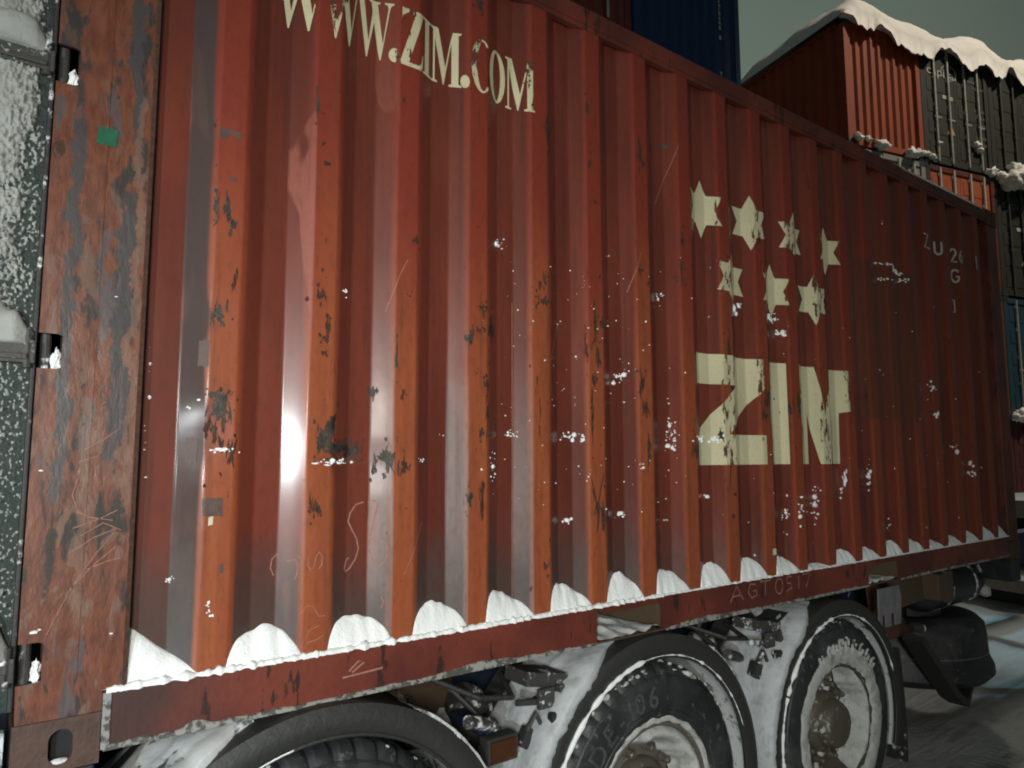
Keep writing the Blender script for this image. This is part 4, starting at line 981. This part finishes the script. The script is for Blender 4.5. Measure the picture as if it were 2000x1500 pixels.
        # folded rubber flap on the flank
        m = MB(); m.box(vx+.10, vx+.22, .05, .30, -.070, -.058, .003, Matrix.Rotation(radians(-24), 3, 'Y')); m.build('rubber_flap', 'black', T)
        m = MB(); m.tube([(ax+.50, -.01, -.13), (ax+.62, .02, -.17)], [.022, .022], 12); m.blob((ax+.625, .02, -.172), (.018, .022, .022), 2, .2, 2, 1)
        m.build('stay_end', 'frosthalf', T, smooth=True)
    # snow-covered struts ahead of the first wheel
    for q, (p0, p1, r) in enumerate((((.16, .30, -.30), (.52, .34, -.06), .028), ((.20, .62, -.36), (.62, .60, -.07), .04), ((.05, .16, -.33), (.30, .20, -.20), .03))):
        m = MB(); m.tube([p0, p1], r, 10); st_ = m.build('strut', 'navy', T, smooth=True)
        m = MB()
        def fn(u, v, p0=p0, p1=p1, r=r):
            c = Vector(p0).lerp(Vector(p1), u); a = -.1+(pi+.2)*v; d = (Vector(p1)-Vector(p0)).normalized(); up = Vector((0, 0, 1)); up = (up - d*up.dot(d)).normalized(); sd = d.cross(up)
            k = 1.05+.6*sin(pi*v)*(.7+.6*mnoise.noise(Vector((u*5, v, r*90))))
            return c + r*k*(cos(a)*sd + sin(a)*up)
        m.grid(fn, 20, 10); m.build('snow_cover', 'snow', st_, smooth=True, angle=180)
    # amber side marker
    m = MB(); m.box(1.325, 1.455, .006, .060, -.300, -.212, .012); sm = m.build('side_marker', 'black', T)
    m = MB(); m.box(1.337, 1.443, -.004, .0055, -.290, -.222, .004); m.build('amber_lens', 'lens', sm)
    m = MB(); m.box(1.36, 1.42, .061, .30, -.235, -.205); m.build('bracket', 'navy', sm)
    # mud flap behind the last wheel, slotted bracket, air tank, small lamp
    m = MB()
    def mf(u, v): return (AX[2]+.66+.03*v+.02*sin(v*3), -.02+.42*u, -.34-.62*v)
    m.grid(mf, 6, 10)
    def mf2(u, v): return (AX[2]+.675+.03*v+.02*sin(v*3), -.02+.42*u, -.34-.62*v)
    m.grid(mf2, 6, 10); m.build('mud_flap', 'frostblack', T, smooth=True)
    m = MB(); m.prism([(4.06, -.02), (4.30, -.02), (4.32, -.10), (4.30, -.24), (4.24, -.24), (4.24, -.17), (4.19, -.17), (4.19, -.24), (4.13, -.24), (4.13, -.17), (4.09, -.17), (4.08, -.24), (4.05, -.24)], .045, .055); m.build('slotted_bracket', 'galv', T)
    m = MB(); m.tube([(4.28, -.02, -.25), (4.34, -.05, -.255)], .026, 12); mk = m.build('lamp_body', 'black', T, smooth=True, angle=40)
    m = MB(); m.tube([(4.341, -.0505, -.2551), (4.350, -.0548, -.256)], .021, 12); m.build('lens', 'mark', mk)
    m = MB(); m.prism([(4.40, -.05), (4.62, -.12), (4.88, -.42), (4.45, -.42)], .26, .30); m.build('rusty_gusset', MP['gusset'], T)
    m = MB(); m.prism([(4.50, -.045), (5.0, -.03), (5.0, -.20), (4.62, -.22)], .20, .215); m.box(4.95, 5.05, .10, .21, -.20, -.03, .006); m.box(5.05, 5.16, .10, .125, -.22, -.02, .004); m.build('support_plate', 'brown', T)
    m = MB(); m.lathe([(0, 5.10), (.09, 5.11), (.145, 5.16), (.152, 5.20), (.152, 5.90), (.145, 5.94), (.09, 5.99), (0, 6.0)], (0, .34, -.185), 'X', 32)
    tk = m.build('air_tank', 'dark', T, smooth=True, angle=40)
    m = MB(); m.lathe([(.153, 5.36), (.157, 5.362), (.157, 5.392), (.153, 5.394)], (0, .34, -.185), 'X', 32); m.lathe([(.153, 5.76), (.157, 5.762), (.157, 5.792), (.153, 5.794)], (0, .34, -.185), 'X', 32); m.build('strap', 'frosthalf', tk, smooth=True, angle=30)
    m = MB(); m.blob((5.93, .22, -.10), (.05, .04, .07), 2, .4, 2, 4); m.blob((5.90, .19, -.25), (.04, .04, .05), 2, .4, 2, 6); m.build('snow_clump', 'dirtysnow', tk, smooth=True)
    # spare wheel slung under the frame
    m = MB(); c = (5.47, .62, 0)
    m.lathe([(.29, -.40), (.32, -.385), (.42, -.38), (.50, -.39), (.54, -.43), (.55, -.50), (.555, -.64), (.585, -.71), (.588, -.76), (.54, -.81), (.43, -.82), (.31, -.80), (.29, -.75)], c, 'Z', 72)
    sp = m.build('spare_tyre', 'tyre', T, smooth=True, angle=40)
    m = MB(); m.lathe([(.29, -.40), (.27, -.43), (.25, -.60), (.12, -.60), (0, -.60)], c, 'Z', 40); m.build('rim', 'rim', sp, smooth=True)
    m = MB(); m.lathe([(.553, -.616), (.5575, -.620), (.553, -.624)], c, 'Z', 72); m.build('scuff_line', 'galv', sp)
    m = MB()
    for x in (5.02,):
        pts = [(4.56, .10, -.37), (4.78, .10, -.58), (5.02, .10, -.80), (5.16, .11, -.865), (5.55, .22, -.815)]
        for i in range(len(pts)-1):
            p, q = Vector(pts[i]), Vector(pts[i+1]); d = (q-p); n = Vector((-d.z, 0, d.x)).normalized()*.022
            vs = []
            for o_ in (p-n, p+n, q+n, q-n):
                for w in (-.06, .06): vs.append(m.b.verts.new(o_ + Vector((0, w, 0))))
            for f in ((0,2,4,6), (7,5,3,1), (0,1,3,2), (2,3,5,4), (4,5,7,6), (6,7,1,0)): m.b.faces.new([vs[k] for k in f])
    m.build('spare_wheel_cradle', 'black', T)
    m = MB(); m.box(5.0, 5.9, .5, .62, -.805, -.788); m.box(5.38, 5.46, .55, .63, -.60, -.36); m.build('spare_wheel_carrier', 'dark', T)
    # rear lamp board below the open door
    m = MB(); m.box(-.40, -.012, .03, .06, -.34, .10, .006); m.box(-.40, -.016, .022, .0295, .0, .03); m.build('rear_board', MP['rearboard'], T)
    return T
# ------------------------------------------------------------------ other containers in the yard
def corr(m, x0, x1, z0, z1, y, n, d, flip=1):
    """ribbed wall in a local frame facing -Y"""
    p = (x1-x0)/n; xs = []
    for i in range(n):
        for f, dd in ((0, 0), (.28, 0), (.5, d), (.78, d)): xs.append((x0+p*(i+f), dd))
    xs.append((x1, 0))
    V = [[m.b.verts.new((x, y+flip*dd, z)) for z in (z0, z1)] for x, dd in xs]
    for i in range(len(xs)-1): m.b.faces.new((V[i][0], V[i+1][0], V[i+1][1], V[i][1]))
def yard_container(label, loc, rz, paint, face, L=6.06, W=2.10, H=2.59, marks=None, barmat='bar', group=None, name='shipping_container', framepaint=None):
    T = thing(name, label, 'shipping container', loc, rz, group)
    m = MB()
    fr = .12
    for x in (0, W-fr):
        m.box(x, x+fr, 0, fr, .10, H-.10); m.box(x, x+fr, L-fr, L, .10, H-.10)
    m.box(fr, W-fr, .004, .10, .03, .15); m.box(fr, W-fr, .004, .10, H-.13, H-.02)
    for x in (.004, W-.084): m.box(x, x+.08, fr, L-fr, .03, .15); m.box(x, x+.08, fr, L-fr, H-.10, H-.02)
    m.build('frame', framepaint or paint, T)
    for x in (0, W-.17):
        for y in (0, L-.17):
            for z in (0, H-.118):
                m = MB(); m.box(x-.003, x+.173, y-.003, y+.173, z, z+.118, .008); m.build('corner_casting', 'dark', T)
    m = MB(); corr(m, fr, L-fr, .13, H-.08, 0, int(L/.28), .04)
    for v in m.b.verts: v.co = Vector((.012 + v.co.y, v.co.x, v.co.z))
    m.build('side_panel', paint, T)
    m = MB(); corr(m, fr, L-fr, .13, H-.08, 0, int(L/.28), .04)
    for v in m.b.verts: v.co = Vector((W-.012 - v.co.y, v.co.x, v.co.z))
    m.build('side_panel', paint, T)
    m = MB(); m.box(.05, W-.05, .05, L-.05, H-.05, H-.03); m.build('roof', paint, T)
    m = MB(); corr(m, fr, W-fr, .13, H-.08, L-.05, 9, .04); m.build('end_panel', paint, T)
    if face == 'front':
        m = MB(); corr(m, fr, W-fr, .14, H-.12, .02, 9, .045); m.build('end_panel', paint, T)
    else:
        for a, b in ((fr+.004, W/2-.006), (W/2+.006, W-fr-.004)):
            m = MB(); m.box(a, b, .030, .07, .155, H-.135)
            for k in range(5): m.box(a+.08, b-.08, .022, .0295, .22+k*.46, .22+k*.46+.30, .006)
            d = m.build('door', paint, T)
            for x in (a+.28, b-.22):
                m = MB(); m.tube([(x, -.004, .07), (x, -.004, H-.06)], .028, 8)
                for z in (.18, .75, 1.3, 1.9, H-.2): m.box(x-.045, x+.045, .0035, .0215, z-.03, z+.03)
                m.box(x-.05, x+.16, -.012, .0, 1.02, 1.05)
                m.build('locking_bar', barmat, d)
    if marks: marks(T, W, H)
    return T
def flat_text(T, name, body, size, x, z, mat, y=.019, sx=1., rot=0.):
    t = text_bm(body, size)
    for v in t.verts:
        a, b = v.co.x*sx, v.co.y
        v.co = Vector((x + a*cos(rot) - b*sin(rot), y, z + a*sin(rot) + b*cos(rot)))
    for f in t.faces:
        f.normal_update()
        if f.normal.y > 0: f.normal_flip()
    m = MB(); m.b.free(); m.b = t
    return m.build(name, mat, T, fixn=False)
def ring(T, name, x, z, rx, rz, w, mat, y=.017):
    m = MB(); n = 40
    O = ell(x, z, rx, rz, n); I = ell(x, z, rx-w, rz-w, n)
    for i in range(n):
        j = (i+1) % n; m.b.faces.new([m.b.verts.new((a, y, c)) for a, c in (O[i], O[j], I[j], I[i])])
    return m.build(name, mat, T)
def poly(T, name, pts, mat, y=.018):
    m = MB(); m.prism(pts, y, y+.002); return m.build(name, mat, T)
def door_marks(col, tri, snowy):
    def f(T, W, H):
        flat_text(T, 'company_lettering', 'capital', .27, .68, H-.62, col, sx=1.35)
        ring(T, 'ring_emblem', .90, H-.50, .24, .17, .014, col)
        poly(T, 'oval_plate', ell(.42, H-1.02, .05, .10), 'mark')
        poly(T, 'slot_plate', [(.66, H-1.10), (.98, H-1.10), (.98, H-1.02), (.66, H-1.02)], 'mark')
        poly(T, 'warning_triangle', [(.74, H-1.86), (.98, H-1.86), (.86, H-1.62)], tri)
        for i, (z, w) in enumerate(((H-.58, .30), (H-.70, .46), (H-1.20, .40), (H-1.36, .36), (H-1.52, .32), (H-1.80, .40), (H-1.95, .40))):
            m = MB(); r = random.Random(i+5); x = 1.86 - w/2 if i > 0 else 1.48
            while x < (1.86 + w/2 if i > 0 else 1.78):
                s = r.uniform(.02, .05); m.box(x, x+s, .0175, .0195, z, z+.055); x += s+.018
            m.build('small_print', 'faintmark', T)
    return f
def build_yard():
    # row standing close behind the loaded container, gable ends towards us
    def bm_(T, W, H):
        m = MB(); r = random.Random(2); z = .75
        while z < 2.75:
            h = r.uniform(.03, .07); w = r.uniform(.035, .055); m.box(1.93, 1.93+w, .0125, .0145, z, z+h); z += h+r.uniform(.015, .03)
            if r.random() < .12: z += .08
        m.build('vertical_lettering', 'mark', T)
    def rm_(T, W, H):
        m = MB(); m.box(1.98, 2.03, .0125, .0145, .2, 2.1); m.build('white_stripe', 'mark', T)
    blue = red = None
    for k in range(4):
        z = 2.54*k
        pos = ('lowest', 'second', 'third', 'topmost')[k]
        yard_container('navy container with small white vertical lettering, %s of the stack behind the red container' % pos, (6.86, 4.44, z), 0, 'bluebox', 'front', 6.06, 2.44, 2.53, bm_, group='navy containers stacked behind')
        yard_container('plain dark red container with a white stripe, %s beside the navy ones' % pos, (4.40, 4.47, z), 0, 'redbox', 'front', 6.06, 2.44, 2.53, rm_, group='dark red containers stacked behind')
    # tall stack at the right
    rz = radians(-13.6); w = Vector((sin(radians(103.6)), cos(radians(103.6)), 0)); P = Vector((12.95, 4.62, .06))
    def at(col, tier, dy=0): q = P + w*2.12*col; return (q.x, q.y, .06 + 2.60*tier)
    grp = 'containers of the tall snow-topped stack'
    yard_container('brown container with a ribbed orange-brown end, top left of the tall snow-topped stack', at(0, 3), rz, 'brownbox', 'front', 2.99, group=grp)
    yard_container('dark green container with bright locking bars and a yellow triangle, beside the brown one', at(1, 3), rz, 'greenbox', 'doors', marks=door_marks('mark', 'yellow', 1), group=grp)
    yard_container('dim green container at the right end of the top tier under the snow blanket', at(2, 3), rz, 'greenbox', 'doors', marks=None, barmat='dimbar', group=grp)
    yard_container('grey container tucked under the brown one in the tall stack', at(0, 2), rz, 'greybox', 'doors', barmat='barpale', group=grp)
    yard_container('orange container with four pale locking bars under the green one', at(1, 2), rz, 'orangebox', 'doors', barmat='barpale', group=grp, framepaint='rail')
    yard_container('dark green container with white triangle and oval plate, right column below the snow clump', at(2, 2), rz, 'greenbox', 'doors', marks=door_marks('faintmark', 'mark', 0), barmat='dimbar', group=grp)
    yard_container('blue container with one light locking bar in the right column of the tall stack', at(2, 1), rz, 'tealbox', 'doors', group=grp)
    yard_container('maroon container at the foot of the right column of the tall stack', at(2, 0), rz, 'dullred', 'doors', barmat='dimbar', group=grp)
    for c in (0, 1):
        for t in (0, 1):
            yard_container('%s container in the %s tier of the %s column of the tall stack' % (('brown', 'dull red')[(c+t) % 2], ('lowest', 'second')[t], ('left', 'middle')[c]), at(c, t), rz, ('dullbrown', 'dullred')[(c+t) % 2], 'front', group=grp)
    # snow blanket over the top tier
    root = at(0, 4)
    m = MB(); WX, NX, NY = 2.12*3+.1, 110, 70
    def hgt(x, y):
        yl = 2.99 if x < 2.11 else 6.06
        e = min(1, max(0, (x+.10)/.55))*min(1, max(0, (WX-x)/.4))*min(1, max(0, (y+.16)/.38))*min(1, max(0, (yl+.1-y)/.5))
        e = max(0, e)**.45
        n = mnoise.fractal(Vector((x*.55, y*.5, 3)), .9, 2, 4) + .12*mnoise.fractal(Vector((x*3, y*3, 8)), .8, 2, 4)
        bump = .14*math.exp(-((x-.5)/.7)**2) + .16*math.exp(-((x-3.9)/.8)**2) - .10*math.exp(-((x-2.9)/.5)**2) - .10*math.exp(-((x-5.0)/.4)**2)
        return e*(.46 + .20*n + bump)
    def top(u, v):
        x = -.10+WX*u; y = -.16-.05*mnoise.noise(Vector((x*1.4, 2, 0))) + 6.3*v**1.5
        if v < .02: return (x, y+.02, -.02 - hang(x))
        return (x, y, hgt(x, y) - (hang(x)*(1-v/.10) if v < .10 else 0)*.75)
    def hang(x):
        n = mnoise.fractal(Vector((x*1.6, 7, 1)), .8, 2, 4)
        k = .17 + .30*n + .22*math.exp(-((x-1.75)/.5)**2) + .18*math.exp(-((x-4.2)/.55)**2) - .25*math.exp(-((x-.1)/.35)**2) - .2*math.exp(-((x-4.9)/.15)**2)
        return max(0, min(.40, k))
    m.grid(top, NX, NY)
    m.grid(lambda u, v: (-.10+WX*u, -.14+.16*v, -.02 - hang(-.10+WX*u)*(1-v*.9)), NX, 4)
    o = m.build('snow_blanket', 'warmsnow', None, None, smooth=True, angle=180); o.location = (root[0], root[1], root[2]-.012); o.rotation_euler = (0, 0, rz)
    tag(o, 'thick rounded blanket of snow lying over the top of the tall container stack', 'snow')
    # clumps on ledges
    def clump(col, tier, items, label):
        q = at(col, tier); m = MB()
        for i, (x, y, z, r) in enumerate(items): m.blob((x, y, z), (r*1.1, r*.7, r*.7), 3, .75, 1.7, i+col*3+tier)
        o = m.build('snow_clump', 'warmsnow', None, smooth=True, angle=180); o.location = q; o.rotation_euler = (0, 0, rz)
        tag(o, label, 'snow clump', 'snow clumps on the tall stack')
    clump(2, 3, [(.14, -.05, .02, .13), (.40, -.12, -.04, .26), (.72, -.16, .0, .34), (1.08, -.1, -.05, .24), (1.35, -.08, -.12, .2), (-.12, -.03, .08, .13), (.60, -.1, .22, .18)], 'large ragged snow clump on the ledge between two green containers')
    clump(0, 3, [(.22, -.03, .17, .09), (.50, -.03, .17, .07), (.82, -.05, .10, .14), (1.66, -.05, .08, .15), (1.90, -.03, .13, .09), (2.10, -.03, .15, .07), (2.28, -.03, .11, .08)], 'row of small snow lumps along the sill of the brown container')
    clump(1, 3, [(1.60, -.02, .62, .10), (1.66, -.02, .52, .09), (.42, -.03, .45, .045), (.2, -.02, .13, .05)], 'small snow patches low on the green container doors')
    clump(2, 0, [(.10, -.06, 2.64, .15), (.22, -.1, 2.66, .17)], 'white snow lump on the maroon container roof edge')

    # slabs lying in the yard to the right
    def slab(label, x, y, z, rzz, L_, W_, H_, gap, mat='wood'):
        m = MB(); m.box(-L_/2, L_/2, -W_/2, W_/2, 0, H_, .02); t = thing('timber_board', label, 'board', (x, y, z), rzz, 'boards stacked right of the trailer'); t['kind'] = 'thing'
        m.build('board', mat, t)
        m = MB(); m.grid(lambda u, v: (-L_/2-.02+(L_+.04)*u, -W_/2-.02+(W_+.04)*v, H_+.002 + .07*(min(u, 1-u, .06)/.06*min(v, 1-v, .1)/.1)**.5*(.8+.5*mnoise.noise(Vector((u*6, v*3, z))))), 40, 16); s = m.build('snow_layer', 'warmsnow', t, smooth=True, angle=180)
        for px in (-L_*.42, 0, L_*.42):
            m = MB(); m.box(px, px+.12, -W_/2+.03, W_/2-.03, -gap, -.002); m.build('bearer', 'dark', t)
    slab('long pale board on dark bearers, lowest of the pile right of the trailer', 12.6, 1.05, .22, radians(-14), 5.0, 1.5, .16, .21)
    slab('snow-covered board resting on the long pale one', 12.7, 1.10, .64, radians(-14), 4.8, 1.2, .20, .20)
    slab('topmost snowy board of the pile beyond the trailer', 12.8, 1.12, 1.10, radians(-14), 4.7, 1.1, .22, .20)

# ------------------------------------------------------------------ ground
def build_ground():
    m = MB()
    def ax_(t, c, s, far):
        q = (t-.5)*2; return c + s*q + far*math.copysign(abs(q)**7, q)
    def g(u, v):
        x = ax_(u, 5.5, 8, 260); y = ax_(v, 1.0, 6.5, 260)
        k = math.exp(-((x-6)/14)**2 - ((y-1)/10)**2)
        h = .030*mnoise.fractal(Vector((x*.9, y*1.6, 0)), .9, 2, 5)*k
        # ruts along the lane
        for yc in (-1.15, -.55, .55, 1.75): h -= .030*k*math.exp(-((y-yc-.10*sin(x*.5))/.16)**2)
        return (x, y, h)
    m.grid(g, 230, 190)
    o = m.build('ground', 'ground', None, smooth=True, angle=180)
    tag(o, kind='structure')
    o['label'] = 'trodden snow over the yard'

MP['letters_tyre'] = mat_plain('dusty_rubber_lettering', (.050, .054, .056), (.080, .084, .086), .5, 40)
MP['dullbrown'] = mat_plain('dull_brown_container_paint', (.075, .024, .012), (.10, .032, .016), .7, 2, (1, 1, .3))
MP['dullred'] = mat_plain('maroon_container_paint', (.060, .012, .014), (.080, .016, .018), .7, 2, (1, 1, .3))
MP['gusset'] = mat_plain('rust_orange_gusset', (.11, .042, .018), (.085, .040, .022), .7, 18)
MP['rearboard'] = mat_frosted('snowy_pale_board', (.30, .34, .36), .5, 14, (.62, .66, .68))
MP['faintmark'] = mat_plain('faint_print', (.10, .11, .095), (.14, .145, .125), .6, 30)
MP['dimbar'] = mat_plain('dim_locking_bar', (.040, .046, .036), (.055, .060, .048), .5, 12)
MP['warmsnow'] = mat_snow('roof_snow', (.80, .79, .77))
build_ground()
build_main_container()
build_trailer()
build_mounds()
build_yard()
